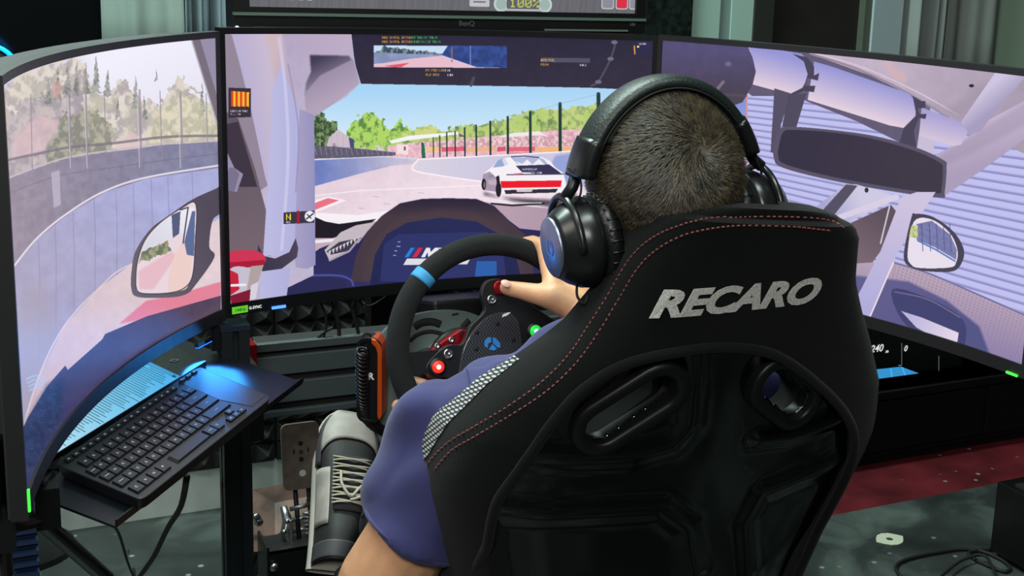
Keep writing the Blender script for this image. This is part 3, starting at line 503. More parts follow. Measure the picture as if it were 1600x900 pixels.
MB().tube([c0+Vector((-.02,.03,-.04)), (c0.x-.02, 1.09, .02)], .012).build('stand', BLK, t); MB().lathe([(.12,0),(.12,.015),(.02,.02)], Matrix.Translation((c0.x-.02, 1.09, 0))).build('base', BLK, t)
# dark blue ribbed screen at the far left edge
a0 = at(-30, 600, .35); a1 = at(46, 600, .35); t = thing('folding_screen', 'dark blue ribbed panel standing at far left beyond the monitor edge', 'panel', (a0.x, .35, 0))
BLUEP = mat('dark_blue_ribs', (22, 44, 78), .6, bump=.2); zt = at(10, 330, .35).z
MB().box((a0.x-.25, .37, 0), (a1.x, .39, zt)).build('backing', BLUEP, t)
rib = None
for k in range(44):
    z = .02+k*(zt-.04)/44
    if rib is None:
        rib = MB().box((a0.x-.25, .352, z), (a1.x, .37, z+.007)).build('rib', BLUEP, t); z00 = z
    else: o = rib.copy(); COL.objects.link(o); o.parent = t; o.location.z = z-z00
# ---------------------------------------------------------------- curved monitors
SBZ = mat('inner_bezel', (46, 42, 48), .5); HOUS = mat('monitor_housing', (38, 38, 42), .5)
def curved_box(mb, mon, s0, s1, z0, z1, d0, d1, n=24):
    vs = []; 
    for i in range(n+1):
        s_ = s0+(s1-s0)*i/n; vs += [scr(mon, s_, z0, d0), scr(mon, s_, z0, d1), scr(mon, s_, z1, d1), scr(mon, s_, z1, d0)]
    fs = [(i*4+k, i*4+(k+1) % 4, i*4+4+(k+1) % 4, i*4+4+k) for i in range(n) for k in range(4)]+[(0,3,2,1), (n*4, n*4+1, n*4+2, n*4+3)]
    return mb.add(vs, fs)
def monitor(mon, label, nm):
    hw, hh = MW/2, MH/2; b, bt, bb = .0075, .009, .0185; c = scr(mon, 0, -hh-bb, .1); t = thing('curved_monitor', label, 'monitor', (c.x, c.y, c.z), 'three curved monitors round the wheel')
    vs = []; n = 48
    for i in range(n+1):
        for z in (-hh, hh): vs.append(scr(mon, -hw+MW*i/n, z, 0))
    me_fs = [(2*i, 2*i+2, 2*i+3, 2*i+1) for i in range(n)]
    im = screen_image(mon, 1400 if mon == 'C' else 1300, 788 if mon == 'C' else 740)
    o = MB().add(vs, me_fs).build('screen', screen_mat('screen_picture_'+mon, im), t, True, fix=False)
    uv = o.data.uv_layers.new(name='uv')
    for p in o.data.polygons:
        for li in p.loop_indices: vi = o.data.loops[li].vertex_index; uv.data[li].uv = ((vi//2)/n, vi % 2)
    f = MB(); curved_box(f, mon, -hw-b, hw+b, hh, hh+bt, -.003, .012); curved_box(f, mon, -hw-b, hw+b, -hh-bb, -hh, -.003, .012); curved_box(f, mon, -hw-b, -hw, -hh, hh, -.003, .012, 2); curved_box(f, mon, hw, hw+b, -hh, hh, -.003, .012, 2)
    f.build('bezel', BLK if mon == 'C' else mat('side_bezel', (24, 23, 26), .5), t)
    h = MB(); curved_box(h, mon, -hw-b+.001, hw+b-.001, -hh-bb+.002, hh+bt-.001, .004, .014); h.build('back_cover', HOUS, t); h = MB(); curved_box(h, mon, -hw+.06, hw-.06, -hh-bb+.012, hh+bt-.001, .013, .034); h.build('back_housing', HOUS, t)
    h = MB(); curved_box(h, mon, -.16, .16, -.15, .15, .033, .06, 8); h.build('rear_bulge', HOUS, t)
    return t
mc = monitor('C', 'middle curved monitor showing a red and white race car on track', 'C'); ml = monitor('L', 'left curved monitor showing trees, barrier and a round door mirror', 'L'); mr = monitor('R', 'right curved monitor showing roll cage tubes and a ribbed shutter', 'R')
def on_scr(mon, s_, z, dep=-.0036):           # frame lying on a monitor's face
    o = scr(mon, s_, z, dep); x = scr(mon, s_+.01, z, dep)-o; return frame3(o, x, (0,0,1))
HB = -MH/2
def sbox(mon, s0, s1, z0, z1, d=.0012): M = on_scr(mon, (s0+s1)/2, (z0+z1)/2); h = (s1-s0)/2; v = (z1-z0)/2; return MB().box((-h,-v,0),(h,v,d), M)
sbox('C', -.349, -.300, HB-.0165, HB-.004).build('sticker', mat('black_sticker', (16,18,18), .4), mc); sbox('C', -.348, -.323, HB-.0155, HB-.005, .0016).build('green_label', mat('green_sticker', (110, 210, 50), .5, emit=.35), mc)
text_mesh('144Hz', .0075, on_scr('C', -.3355, HB-.0102, -.0055), .0002, sx=.9).build('lettering', mat('dark_green_print', (40,110,30), .5), mc); text_mesh('G-SYNC', .0062, on_scr('C', -.311, HB-.0102, -.0052), .0002, .0001, sx=.9).build('lettering', WGL, mc)
sbox('C', -.284, -.262, HB-.0175, HB-.0135, .002).build('power_light', mat('blue_led', (60, 110, 255), .4, emit=3), mc)
l_ = MB(); M = on_scr('C', -.035, HB-.009)
for a, b_ in (((-.014,0),(-.003,.0025)),((-.003,.0025),(0,-.003)),((0,-.003),(.003,.0025)),((.003,.0025),(.014,0)),((-.01,-.001),(.01,-.001))): l_.tube([M@Vector((a[0],a[1],0)), M@Vector((b_[0],b_[1],0))], .0005, 4)
l_.build('winged_emblem', SILV, mc)
sbox('L', -.3565, -.3525, HB-.010, HB+.012, .002).build('power_light', mat('green_led', (60, 255, 60), .4, emit=1.6), ml)
sbox('R', .325, .345, HB-.0185, HB-.0155, .002).build('power_light', mat('green_led', (60, 255, 60), .4, emit=1.6), mr); text_mesh('BenQ', .010, on_scr('R', -.08, HB-.009), .0002).build('lettering', mat('dim_print', (70,70,72), .5), mr)
# stands of the three monitors
c = scr('C', 0, -.05, .07); sy = c.y+.24
MB().tube([c, (c.x, sy, c.z)], .025).build('stand_joint', BLKM, mc); MB().box((c.x-.03, sy-.02, .012), (c.x+.03, sy+.02, c.z+.06)).build('stand_post', BLKM, mc)
MB().prism(rrect(.42,.30,.05), 0, .012, Matrix.Translation((c.x, sy, 0))).build('stand_foot', BLKM, mc)
e = scr('R', 0, -.05, .07); d = scr('R', 0, -.05, .12); MB().tube([e, d, (c.x+.30, sy+.03, c.z), (c.x+.04, sy, c.z)], .016, 8).build('stand_arm', BLKM, mr)
p0 = scr('L', -.345, HB-.03, .03); q = MB(); t = thing('monitor_tripod', 'black tubular tripod holding the left monitor at lower left', 'tripod', (p0.x, p0.y, 0))
j = Vector((p0.x+.005, p0.y+.03, p0.z-.02)); q = MB(); q.tube([j, (j.x, j.y, .9), (j.x, j.y, .02)], .0125, 12); q.build('pole', BLK, t, True); qq = Vector((j.x, j.y, j.z))
MB().box((-.016,-.016,-.012),(.016,.016,.02), Matrix.Translation(j)).build('clamp', BLK, t)
for k, e in enumerate(((-.25, -.05, .01), (.30, .12, .01), (.02, .62, .01))): MB().tube([(j.x, j.y, j.z-.03), (j.x+e[0], j.y+e[1], .012)], [.009, .009], 10).build('leg', BLK, t, True)
arm_a = at(62, 812, p0.y+.12); MB().tube([j+Vector((0,.02,0)), arm_a, at(168, 905, p0.y+.30)], .009, 10).build('strut', BLK, t, True)
MB().box((-.012,-.012,-.015),(.012,.012,.03), Matrix.Translation(at(74, 800, p0.y+.12))).build('joint', BLKM, t); MB().tube([scr('L', -.2, HB+.05, .035), at(74, 795, p0.y+.12)], .006).build('brace', BLKM, t)
# ---------------------------------------------------------------- flat monitor above
TY = .06; A = at(365, 17, TY); ang = 0; sc0 = at(388, 10, TY); sc1 = at(990, 21, TY); W2 = sc1.x-sc0.x; H2 = W2*9/16
t = thing('flat_monitor', 'flat black monitor mounted above the middle curved one', 'monitor', ((sc0.x+sc1.x)/2, TY+.03, sc0.z-.04)); MT = frame3((sc0.x, TY, sc0.z), (sc1.x-sc0.x, 0, sc1.z-sc0.z), (0,0,1), (0,-1,0))
TW = (sc1-sc0).length; bl = .0235; br = .018
MB().box((-bl,-.008,-.004),(0,H2+.012,.010), MT).box((TW,-.008,-.004),(TW+br,H2+.012,.010), MT).box((0,H2,-.004),(TW,H2+.012,.010), MT).box((0,-.008,-.004),(TW,0,.010), MT).build('bezel', BLK, t)
MB().box((-bl,-.0125,.0),(TW+br,-.008,.0135), MT).build('bezel_lip', mat('lip_grey', (88, 108, 98), .35), t)
MB().box((-bl,-.034,-.004),(TW+br,-.0125,.010), MT).build('chin', mat('chin_black', (17,18,19), .35), t)
MB().box((-bl,-.032,-.05),(TW+br,H2+.010,-.004), MT).build('back_housing', BLK, t)
MB().box((TW*.735,-.0305,.010),(TW*.975,-.0275,.013), MT).build('control_bar', mat('bar_grey', (96, 108, 100), .35), t)
MB().ell((0,0,0), (.0028,.0028,.002), MT@Matrix.Translation((-bl+.004,-.031,.012))).build('power_light', mat('white_led', (255,255,255), .4, emit=3), t)
text_mesh('BenQ', .0115, MT@Matrix.Translation((TW*.525,-.0205,.0105)), .0003, .0002).build('lettering', mat('dim_print', (70,70,72), .5), t); text_mesh('LED', .006, MT@Matrix.Translation((TW*.99,-.0185,.0105)), .0002).build('lettering', mat('dim_print2', (110,112,112), .5), t)
s_ = 1300/W2  # the panel's own picture
Hh, Ww = 736, 1300; x = np.arange(Ww)[None, :]*1.0; y = (Hh-1-np.arange(Hh))[:, None]*1.0          # y downwards from the top
im = np.zeros((Hh, Ww, 3), np.float32)+112+26*(vnoise(x+y*.12+0*y, 0*x+y*.01, 5, 77)[..., None]-.5)+np.array((0,0,6)); im += (x/Ww*10)[..., None]*0
def trect(a, b, c, d, col, r=6):
    cx, cy = (a+c)/2, (b+d)/2; qx = np.maximum(abs(x-cx)-((c-a)/2-r), 0); qy = np.maximum(abs(y-cy)-((d-b)/2-r), 0); m = np.hypot(qx, qy) <= r; im[m] = col
def tcirc(cx, cy, r, col): im[np.hypot(x-cx, y-cy) <= r] = col
trect(40, 60, 1260, 640, (40,42,48), 20); trect(60, 80, 1240, 620, (58,60,68), 12)
for k in range(9): trect(90+k*126, 120, 190+k*126, 300, (90,92,100)); trect(96+k*126, 340, 184+k*126, 560, (70,74,84))
Bx = lambda px: (px-388)/(990-388)*Ww
trect(Bx(710), 700, Bx(742), 722, (206,204,212), 3); trect(Bx(716), 705, Bx(736), 709, (120,120,130), 1)
tcirc(Bx(761), 712, 26, (206,222,218)); tcirc(Bx(761), 712, 19, (170,190,186)); tcirc(Bx(833), 712, 26, (206,222,218)); tcirc(Bx(833), 712, 19, (170,190,186)); trect(Bx(761), 728, Bx(833), 733, (190,200,200), 2); trect(Bx(770), 690, Bx(824), 726, (104,104,112), 2)
for a, col in ((932,(150,150,164)),(957,(232,52,76)),(981,(150,150,164))): trect(Bx(a)-4, 640, Bx(a)+44, 722, (200,200,206), 8); trect(Bx(a), 640, Bx(a)+40, 718, col, 6)
def ttext(txt, x0, y0, p, col, sx=1.0):
    for ci, ch in enumerate(txt):
        for i, cb in enumerate(bytes.fromhex(FONT5[ch])):
            for j in range(7):
                if cb >> j & 1: X = int(x0+(ci*6+i)*p*sx); Y_ = int(y0+j*p); im[max(Hh-Y_-int(p)-1, 0):max(Hh-Y_, 0), X:X+int(p*sx)+1] = col
ttext('100%', Bx(775), 694, 4, (196,206,110), 1.15); ttext('01:010', Bx(404), 678, 5, (225,225,230), .9)
v = [MT@Vector(p) for p in ((0,0,.004),(TW,0,.004),(TW,H2,.004),(0,H2,.004))]
o = MB().add(v, [(0,1,2,3)]).build('screen', screen_mat('top_picture', to_image('top_picture', im[::1]), .85), t, fix=False); uv = o.data.uv_layers.new(name='uv')
for li, c in enumerate(((0,0),(1,0),(1,1),(0,1))): uv.data[li].uv = c
MB().box((TW/2-.03, -.2, -.09), (TW/2+.03, H2/2, -.05), MT).build('mount_arm', BLKM, t); MB().box((TW/2-.025, -1.26, -.13), (TW/2+.025, H2/2, -.09), MT).build('mount_post', BLKM, t)
# ---------------------------------------------------------------- cabinet, small display, PC tower
CY = .77; zt = at(1440, 603, CY).z; t = thing('cabinet', 'long low black cabinet on the red floor behind the seat', 'cabinet', (1.8, CY+.2, 0)); xl = at(1200, 700, CY).x
CAB = mat('cabinet_black', (7, 7, 8), .75, spec=.2)
MB().box((xl, CY, .03), (3.0, CY+.3, zt)).build('body', CAB, t, bevel=.004); MB().box((xl-.01, CY-.012, zt-.02), (3.01, CY+.31, zt)).build('worktop', CAB, t); MB().box((xl+.03, CY+.03, 0), (2.97, CY+.28, .03)).build('plinth', SLOT, t)
for k in range(3): a = xl+.02+k*.75; MB().box((a, CY-.008, .05), (min(a+.73, 2.98), CY, zt-.03)).build('door', CAB, t, bevel=.003)
DY = CY+.1; d0 = at(1330, 612, DY); d1 = at(1490, 590, DY); zb = zt+.002; t = thing('small_display', 'small display with white numbers and blue map on the black cabinet', 'display', (d0.x+.1, DY, zb)); x0, x1 = d0.x-.12, at(1500, 590, DY).x; ztp = at(1440, 470, DY).z
MB().box((x0, DY, zb+.0), (x1, DY+.02, ztp)).build('housing', BLK, t); MB().box((x0+.006, DY-.002, zb+.004), (x1-.006, DY, ztp-.006)).build('screen', mat('dark_screen', (6, 7, 9), .35, emit=.3), t)
def Dp(px, py, o=.0035): p = at(px, py, DY-o); return p
def flat(pts, o=.003): mb = MB(); v = [Dp(*p, o) for p in pts]+[Dp(*p, o-.0008) for p in pts]; n = len(pts); mb.add(v, [tuple(range(n)), tuple(range(n, 2*n))[::-1]]+[(i, (i+1) % n, n+(i+1) % n, n+i) for i in range(n)]); return mb
flat([(1345,584),(1362,578),(1408,573),(1440,585),(1456,594),(1452,597),(1384,611),(1360,605)]).build('blue_map', mat('map_blue', (52, 146, 206), .5, emit=.85), t)
q = MB()
for pts in (((1364,580),(1372,590),(1370,600),(1378,608)), ((1392,576),(1394,590),(1391,600),(1395,607)), ((1410,574),(1414,586),(1424,592),(1428,600))): q.tube([Dp(*p, .0042) for p in pts], .0007, 4)
q.build('contour_lines', mat('map_lines', (120, 196, 236), .5, emit=.8), t)
def dtext(s, px, py, h, bold=.0004, shear=.2): p = Dp(px, py, .004); return text_mesh(s, h, frame3(p, (1,0,.0), (0,0,1), (0,-1,0)), .0003, bold, shear)
dtext('240', 1370, 545, .030).build('number', WGL, t); dtext('m', 1386, 549, .013).build('unit', WGL, t); dtext('Fuel', 1348, 545, .019, .0001).build('word', mat('dim_lit', (150,150,150), .5, emit=.3), t); dtext('0', 1415, 545, .024).build('number', WGL, t)
for p, q_, r_ in (((1409,536),(1409,571),.0008),((1467,556),(1467,592),.0008),((1456,592),(1466,591),.0012),((1404,571),(1408,571),.0012)): MB().tube([Dp(*p), Dp(*q_)], r_, 4).build('tick_line', mat('dim_lit2', (150,150,150), .5, emit=.25), t)
pa = atz(1545, 868, 0); pz = at(1548, 754, pa.y).z; pa.y -= .42; t = thing('pc_tower', 'black computer tower standing on the floor at lower right', 'computer', (pa.x+.1, pa.y+.2, 0))
MB().box((pa.x, pa.y, .015), (pa.x+.21, pa.y+.42, pz)).build('case', mat('case_black', (9,9,10), .35), t, bevel=.004); MB().box((pa.x+.006, pa.y-.012, .02), (pa.x+.204, pa.y, pz-.01)).build('front_panel', CAB, t, bevel=.004)
for k in range(5): MB().box((pa.x+.02+k*.036, pa.y+.05, pz), (pa.x+.042+k*.036, pa.y+.38, pz+.006)).build('top_grille', mat('grille_grey', (40,42,42), .4), t)
for a, b_ in ((.01,.02),(.17,.02),(.01,.37),(.17,.37)): MB().box((pa.x+a, pa.y+b_, 0), (pa.x+a+.03, pa.y+b_+.03, .015)).build('foot', RUB, t)
# floor clutter
cb = [(1612,900),(1590,905),(1500,915),(1420,905),(1401,892),(1404,880),(1430,870),(1470,862),(1500,858),(1530,860),(1560,872),(1578,886),(1570,893),(1545,884),(1520,872),(1516,862),(1560,858),(1578,868)]
o = MB().tube([atz(p[0], p[1], .006) for p in cat(cb, 5)], .0042, 8).build('floor_cable', RUB, None, True); tag(own(o, (atz(1500, 880, 0))), 'thick black cable looped on the floor before the computer tower', 'cable')
cb = [(1455,915),(1490,884),(1512,872),(1538,868),(1550,885),(1558,905)]
o = MB().tube([atz(p[0], p[1], .018) for p in cat(cb, 6)], .0036, 8).build('floor_cable', RUB, None, True); tag(own(o, (atz(1500, 880, 0))), 'thinner black cable arching over the looped one at lower right', 'cable')
wc = atz(1390, 843, 0); q = [(.034*(1+.22*(k % 3 == 0))*math.cos(a), .034*math.sin(a)) for k, a in enumerate([i*math.pi/6 for i in range(12)])]
o = MB().prism(q, 0, .0015, Matrix.Translation((wc.x, wc.y, .0005)), hole=[(.009*math.cos(i*math.pi/6), .009*math.sin(i*math.pi/6)) for i in range(12)]).build('paper_washer', mat('cream_paper', (196, 200, 178), .7)); tag(own(o, wc), 'cream torn paper ring lying on the dark floor', 'scrap')
for pts, rr, lab in (([(292,745),(283,790),(262,825),(240,870),(218,902),(205,930)], .005, 'thick black cable hanging from the keyboard tray to the floor'), ([(178,820),(188,840),(200,880),(214,912)], .0025, 'thin black cable hanging left of the thick one under the tray')):
    P_ = [at(p[0], p[1], -.05+.3*i/len(pts)) for i, p in enumerate(cat(pts, 4))]; P_.append(Vector((P_[-1].x, P_[-1].y+.05, .006)))
    o = MB().tube(P_, rr, 8).build('hanging_cable', RUB, None, True); tag(own(o, P_[0]), lab, 'cable')
# ---------------------------------------------------------------- rig frame
PY = -.08; a = at(347, 560, PY); b = at(391, 560, PY); ptop = at(365, 518, PY).z
rig = thing('rig_frame', 'black aluminium profile frame carrying the wheel, pedals and seat', 'rig frame', (0, -.3, 0))
def profile(name, p, q, w_, h_, up=(0,0,1), m=PROF, slots=(1,1)):   # extrusion from p to q with a slot along each face
    p, q = Vector(p), Vector(q); d = (q-p); L_ = d.length; M = frame3(p, d, up); mb = MB(); s = .0045; g = .006
    def sec(W, n): 
        out = []; c = W/n; x = -W/2
        for i in range(n): m_ = x+c*(i+.5); out += [(m_-s, 0), (m_-s, g), (m_+s, g), (m_+s, 0)]
        return out
    P_ = [(-w_/2, -h_/2)]+[(u, -h_/2+v) for u, v in sec(w_, slots[0])]+[(w_/2, -h_/2)]+[(w_/2-v, u) for u, v in sec(h_, slots[1])]+[(w_/2, h_/2)]+[(-u, h_/2-v) for u, v in sec(w_, slots[0])]+[(-w_/2, h_/2)]+[(-w_/2+v, -u) for u, v in sec(h_, slots[1])]
    n = len(P_); vs = [M@Vector((0, y, z)) for y, z in P_]+[M@Vector((L_, y, z)) for y, z in P_]
    mb.add(vs, [tuple(range(n)), tuple(range(n, 2*n))[::-1]]+[(i, n+i, n+(i+1) % n, (i+1) % n) for i in range(n)]); return mb.build(name, m, rig)
ux = (a.x+b.x)/2; uw = b.x-a.x; profile('upright', (ux, PY+uw/2, .04), (ux, PY+uw/2, ptop), uw, uw, (1,0,0))
MB().box((a.x-.001, PY-.001, ptop), (b.x+.001, PY+uw+.001, ptop+.008)).build('end_cap', mat('cap_blue_black', (22,32,46), .4), rig)
MB().box((a.x-.012, PY+.01, ptop-.03), (a.x+.004, PY+.03, ptop+.02)).build('bracket', BLKM, rig)
BY = .02; P_ = PROF
rows = [(539,552),(560,590),(602,634),(646,656)]
for i, (t0, t1) in enumerate(rows):
    z1 = at(402, t0, BY).z; z0 = at(402, t1, BY).z; xa = at(402, 600, BY).x
    MB().box((xa, BY, z0), (.36, BY+.03, z1)).build('crossbeam', mat('beam_grey', (62, 71, 72), .55, .25, bump=.05), rig, bevel=.0015)
zt_, zb_ = at(402, 533, BY).z, at(402, 662, BY).z; MB().box((xa+.002, BY+.012, zb_+.004), (.358, BY+.045, zt_-.006)).build('beam_core', SLOT, rig)
MB().box((xa-.013, BY-.004, at(398, 576, BY).z), (xa-.001, BY+.04, at(398, 538, BY).z)).build('end_cap', REDA, rig)
MB().box((xa-.03, PY+.0, zb_+.01), (xa-.012, BY+.03, zt_-.02)).build('bracket', BLKM, rig)
for s in (-1, 1):
    X = -.345+.02 if s < 0 else .345
    profile('base_rail', (ux if s < 0 else .36, -1.15, .02), (ux if s < 0 else .36, .62, .02), .04, .04)
profile('upright', (.36, PY+uw/2, .04), (.36, PY+uw/2, ptop), uw, uw, (1,0,0))
profile('cross_rail', (ux, -.95, .06), (.36, -.95, .06), .04, .04, (0,0,1)); profile('cross_rail', (ux, .55, .06), (.36, .55, .06), .04, .04, (0,0,1)); profile('cross_rail', (ux, -.55, .06), (.36, -.55, .06), .04, .04, (0,0,1))
for X in (-.22, .26): profile('deck_rail', (X, .60, .06), (X, .30, .36), .04, .04, (0,0,1))
# ---------------------------------------------------------------- pedal deck and pedals
QY = .22; pd = thing('pedal_deck', 'brown and black pedal plate bolted below the steering wheel', 'pedal deck', (-.05, QY, .3))
da, db, dc = at(394, 762, QY+.06), at(394, 850, QY-.02), 0; dk = [at(394, 765, QY+.07), at(560, 735, QY+.07), at(560, 862, QY-.03), at(394, 862, QY-.03)]
mb = MB(); mb.add(dk+[v+Vector((0,.004,-.006)) for v in dk], [(0,1,2,3),(7,6,5,4),(0,4,5,1),(1,5,6,2),(2,6,7,3),(3,7,4,0)]); mb.build('base_plate', mat('brown_plate', (84, 62, 54), .5, .3, noise=.25, nscale=30), pd)
fa, fb = at(412, 850, QY-.06), at(560, 838, QY-.06); fz = at(412, 960, QY-.06).z
MB().box((fa.x, QY-.10, fz), (.14, QY-.094, fa.z)).box((fa.x, QY-.10, fa.z-.003), (.14, QY-.03, fa.z)).box((fa.x-.004, QY-.104, fz), (fa.x, QY-.03, fa.z+.012)).build('front_plate', BLKM, pd)
for p in ((400,808),(404,815),(428,886),(512,876)): MB().lathe([(.0075,0),(.0075,.004),(.004,.006)], frame3(at(p[0], p[1], QY-.105 if p[1] > 850 else QY+.0), (1,0,0), (0,0,1), (0,-1,0)), 12).build('bolt', SILV, pd, True)
for X in (-.22, .26): MB().box((X-.02, .2, .1), (X+.02, .24, at(470, 862, QY).z)).build('support', BLKM, pd)
PG = mat('pedal_plate_bronze', (122, 110, 102), .45, .35, noise=.08, nscale=60); SM = mat('machined_steel', (150,152,155), .3, .9); DS = mat('dark_steel', (52,54,58), .4, .8)
def pedal(label, dx, full=True):
    t = thing('pedal', label, 'pedal', (at(470,760,QY).x+dx, QY, at(470, 850, QY).z), 'pedals on the pedal deck')
    c = at(470, 712, QY-.03); c.x += dx; k = FPX/(c-Vector((CP[0],CP[1],CP[2]+ZF))).length; w_ = 50/k*1.12; h_ = 97/k*1.03; M = frame3(c, (1,0,0), (0,.16,1))
    def hole(x, y, r_, m, nm, rx=None): MB().prism([(x+(rx or r_)*math.cos(q*math.pi/8), y+r_*math.sin(q*math.pi/8)) for q in range(16)], .0026, .0034, M).build(nm, m, t)
    MB().prism(rrect(w_, h_, .011), -.0025, .0025, M).build('pedal_face', PG, t, bevel=.0006)
    hole(0, h_*.19, .0042, SLOT, 'hole'); hole(0, h_*.06, .004, mat('grey_screw', (70,70,72), .4, .6), 'screw'); hole(0, -h_*.05, .0042, SLOT, 'hole'); hole(-w_*.19, h_*.08, .005, SLOT, 'slot', .0012); hole(w_*.19, h_*.08, .005, SLOT, 'slot', .0012); hole(.001, -h_*.26, .0058, mat('pale_board', (176, 190, 184), .6), 'hole')
    for s in (-.0115, .0115): MB().tube([M@Vector((s,-h_*.42,-.006)), M@Vector((s, -h_*1.35, .010))], .0042, 10).build('arm', DS, t, True)
    for z in (-.78, -.95, -1.12): MB().tube([M@Vector((-.024,-h_*(-z),.002)), M@Vector((.02,-h_*(-z)+.004,.002))], .004, 10).build('crossbar', SM, t, True)
    MB().tube([M@Vector((-.032,-h_*.75,-.01)), M@Vector((-.028,-h_*.95,.0)), M@Vector((-.036,-h_*1.1,.006)), M@Vector((-.022,-h_*1.35,.010))], [.006,.009,.007,.008], 10).build('linkage', SM, t, True)
    q = [M@Vector((.006*math.cos(k_*.8)+.0, -h_*.8-k_*.0009, .02+.006*math.sin(k_*.8))) for k_ in range(44)]; MB().tube(q, .0012, 5).build('spring', SM, t, True)
    MB().box((-.026,-h_*1.42,-.014),(.026,-h_*1.34,.03), M).build('foot_block', DS, t, bevel=.002); MB().box((-.03,-h_*1.3,-.012),(-.024,-h_*.9,.02), M).build('side_plate', SM, t, bevel=.002)
    for x, y in ((-.034,-.9),(-.04,-1.05),(.022,-1.0),(.024,-1.2)): MB().lathe([(.004,0),(.004,.004)], M@Matrix.Translation((x, h_*y, .022)), 8).build('nut', SILV, t, True)
pedal('bronze-grey brake pedal plate with drilled holes beside the sneaker', 0)
pedal('bronze-grey accelerator pedal hidden below the steering wheel', .17)
t = thing('tangled_wire', 'thin tangled black wires on the pedal deck', 'wire', at(500, 790, QY+.05)); MB().tube([at(p[0], p[1], QY+.04) for p in cat([(478,782),(492,780),(505,792),(520,798),(535,790),(520,784),(500,790)], 5)], .0012, 5).build('wire', RUB, t, True); MB().tube([at(p[0], p[1], QY+.045) for p in cat([(482,776),(500,784),(512,800),(528,805)], 5)], .0012, 5).build('wire', RUB, t, True)
# ---------------------------------------------------------------- keyboard tray, tablet, keyboard
TZ = .780; tq = [atz(285, 530, TZ), atz(472, 597, TZ), atz(180, 822, TZ), atz(58, 775, TZ)]; tc_ = sum(tq, Vector())/4
tray = thing('keyboard_tray', 'thin black steel tray with turned-up lip under the left monitor', 'tray', (tc_.x, tc_.y, TZ)); TR = mat('tray_black', (24, 28, 34), .34, .35, bump=.12, bscale=600)
dn = Vector((0,0,-.003)); MB().add(tq+[v+dn for v in tq], [(3,2,1,0),(4,5,6,7),(0,1,5,4),(1,2,6,5),(2,3,7,6),(3,0,4,7)]).build('plate', TR, tray)
def lip(p, q, h): d = (q-p).normalized(); n_ = Vector((-d.y, d.x, 0))*.002; v = [p, q, q+n_, p+n_]; MB().add(v+[x+Vector((0,0,h)) for x in v], [(3,2,1,0),(4,5,6,7),(0,1,5,4),(1,2,6,5),(2,3,7,6),(3,0,4,7)]).build('lip', BLKM, tray)
lip(tq[1], tq[2], .007)
MB().tube([Vector((tc_.x+.06, tc_.y+.12, TZ-.004)), Vector((tc_.x+.14, tc_.y+.2, TZ-.04)), Vector((a.x+.01, PY+.03, TZ-.05))], .010, 10).build('support_arm', BLKM, tray, True); MB().box((-.02,-.02,-.012),(.02,.02,0), Matrix.Translation((tc_.x+.06, tc_.y+.12, TZ-.003))).build('mount', BLKM, tray)
KZ = .797; K = [atz(84, 724, KZ), atz(311, 572, KZ), atz(426, 620, KZ), atz(221, 782, KZ)]; 
def KQ(u, v, h=0): p = K[0]*(1-u)*(1-v)+K[1]*u*(1-v)+K[2]*u*v+K[3]*(1-u)*v; return Vector((p.x, p.y, KZ+h))
kb = thing('keyboard', 'wireless black keyboard with touchpad lying on the tray', 'keyboard', (KQ(.5,.5).x, KQ(.5,.5).y, TZ)); KM = mat('keyboard_body', (26, 29, 32), .4); KEY = mat('key_black', (20, 22, 24), .42)
loop = rrect(1, 1, .05, 4, .5, .5); n = len(loop); vs = [KQ(u, 1-v if 0 else v) for u, v in loop]+[KQ(.5+(u-.5)*.97, .5+(v-.5)*.93, -.016) for u, v in loop]
mb = MB(); mb.add(vs, [tuple(range(n)), tuple(range(n, 2*n))[::-1]]+[(i, (i+1) % n, n+(i+1) % n, n+i) for i in range(n)]); mb.build('body', KM, kb, bevel=.0015)
lip_ = [KQ(*p, .0004) for p in ((.81,.08),(.985,.08),(.985,.93),(.86,.93),(.81,.60))]; mb = MB(); mb.add(lip_+[v-Vector((0,0,.003)) for v in lip_], [(0,1,2,3,4),(9,8,7,6,5)]+[(i,(i+1) % 5,5+(i+1) % 5,5+i) for i in range(5)]); mb.build('touchpad', mat('touchpad_gloss', (20, 26, 36), .33, spec=.6), kb)
kx = (K[1]-K[0]).normalized(); kl = (K[1]-K[0]).length; kv = ((K[3]-K[0])+(K[2]-K[1]))/2; kvl = kv.length; proto = {}
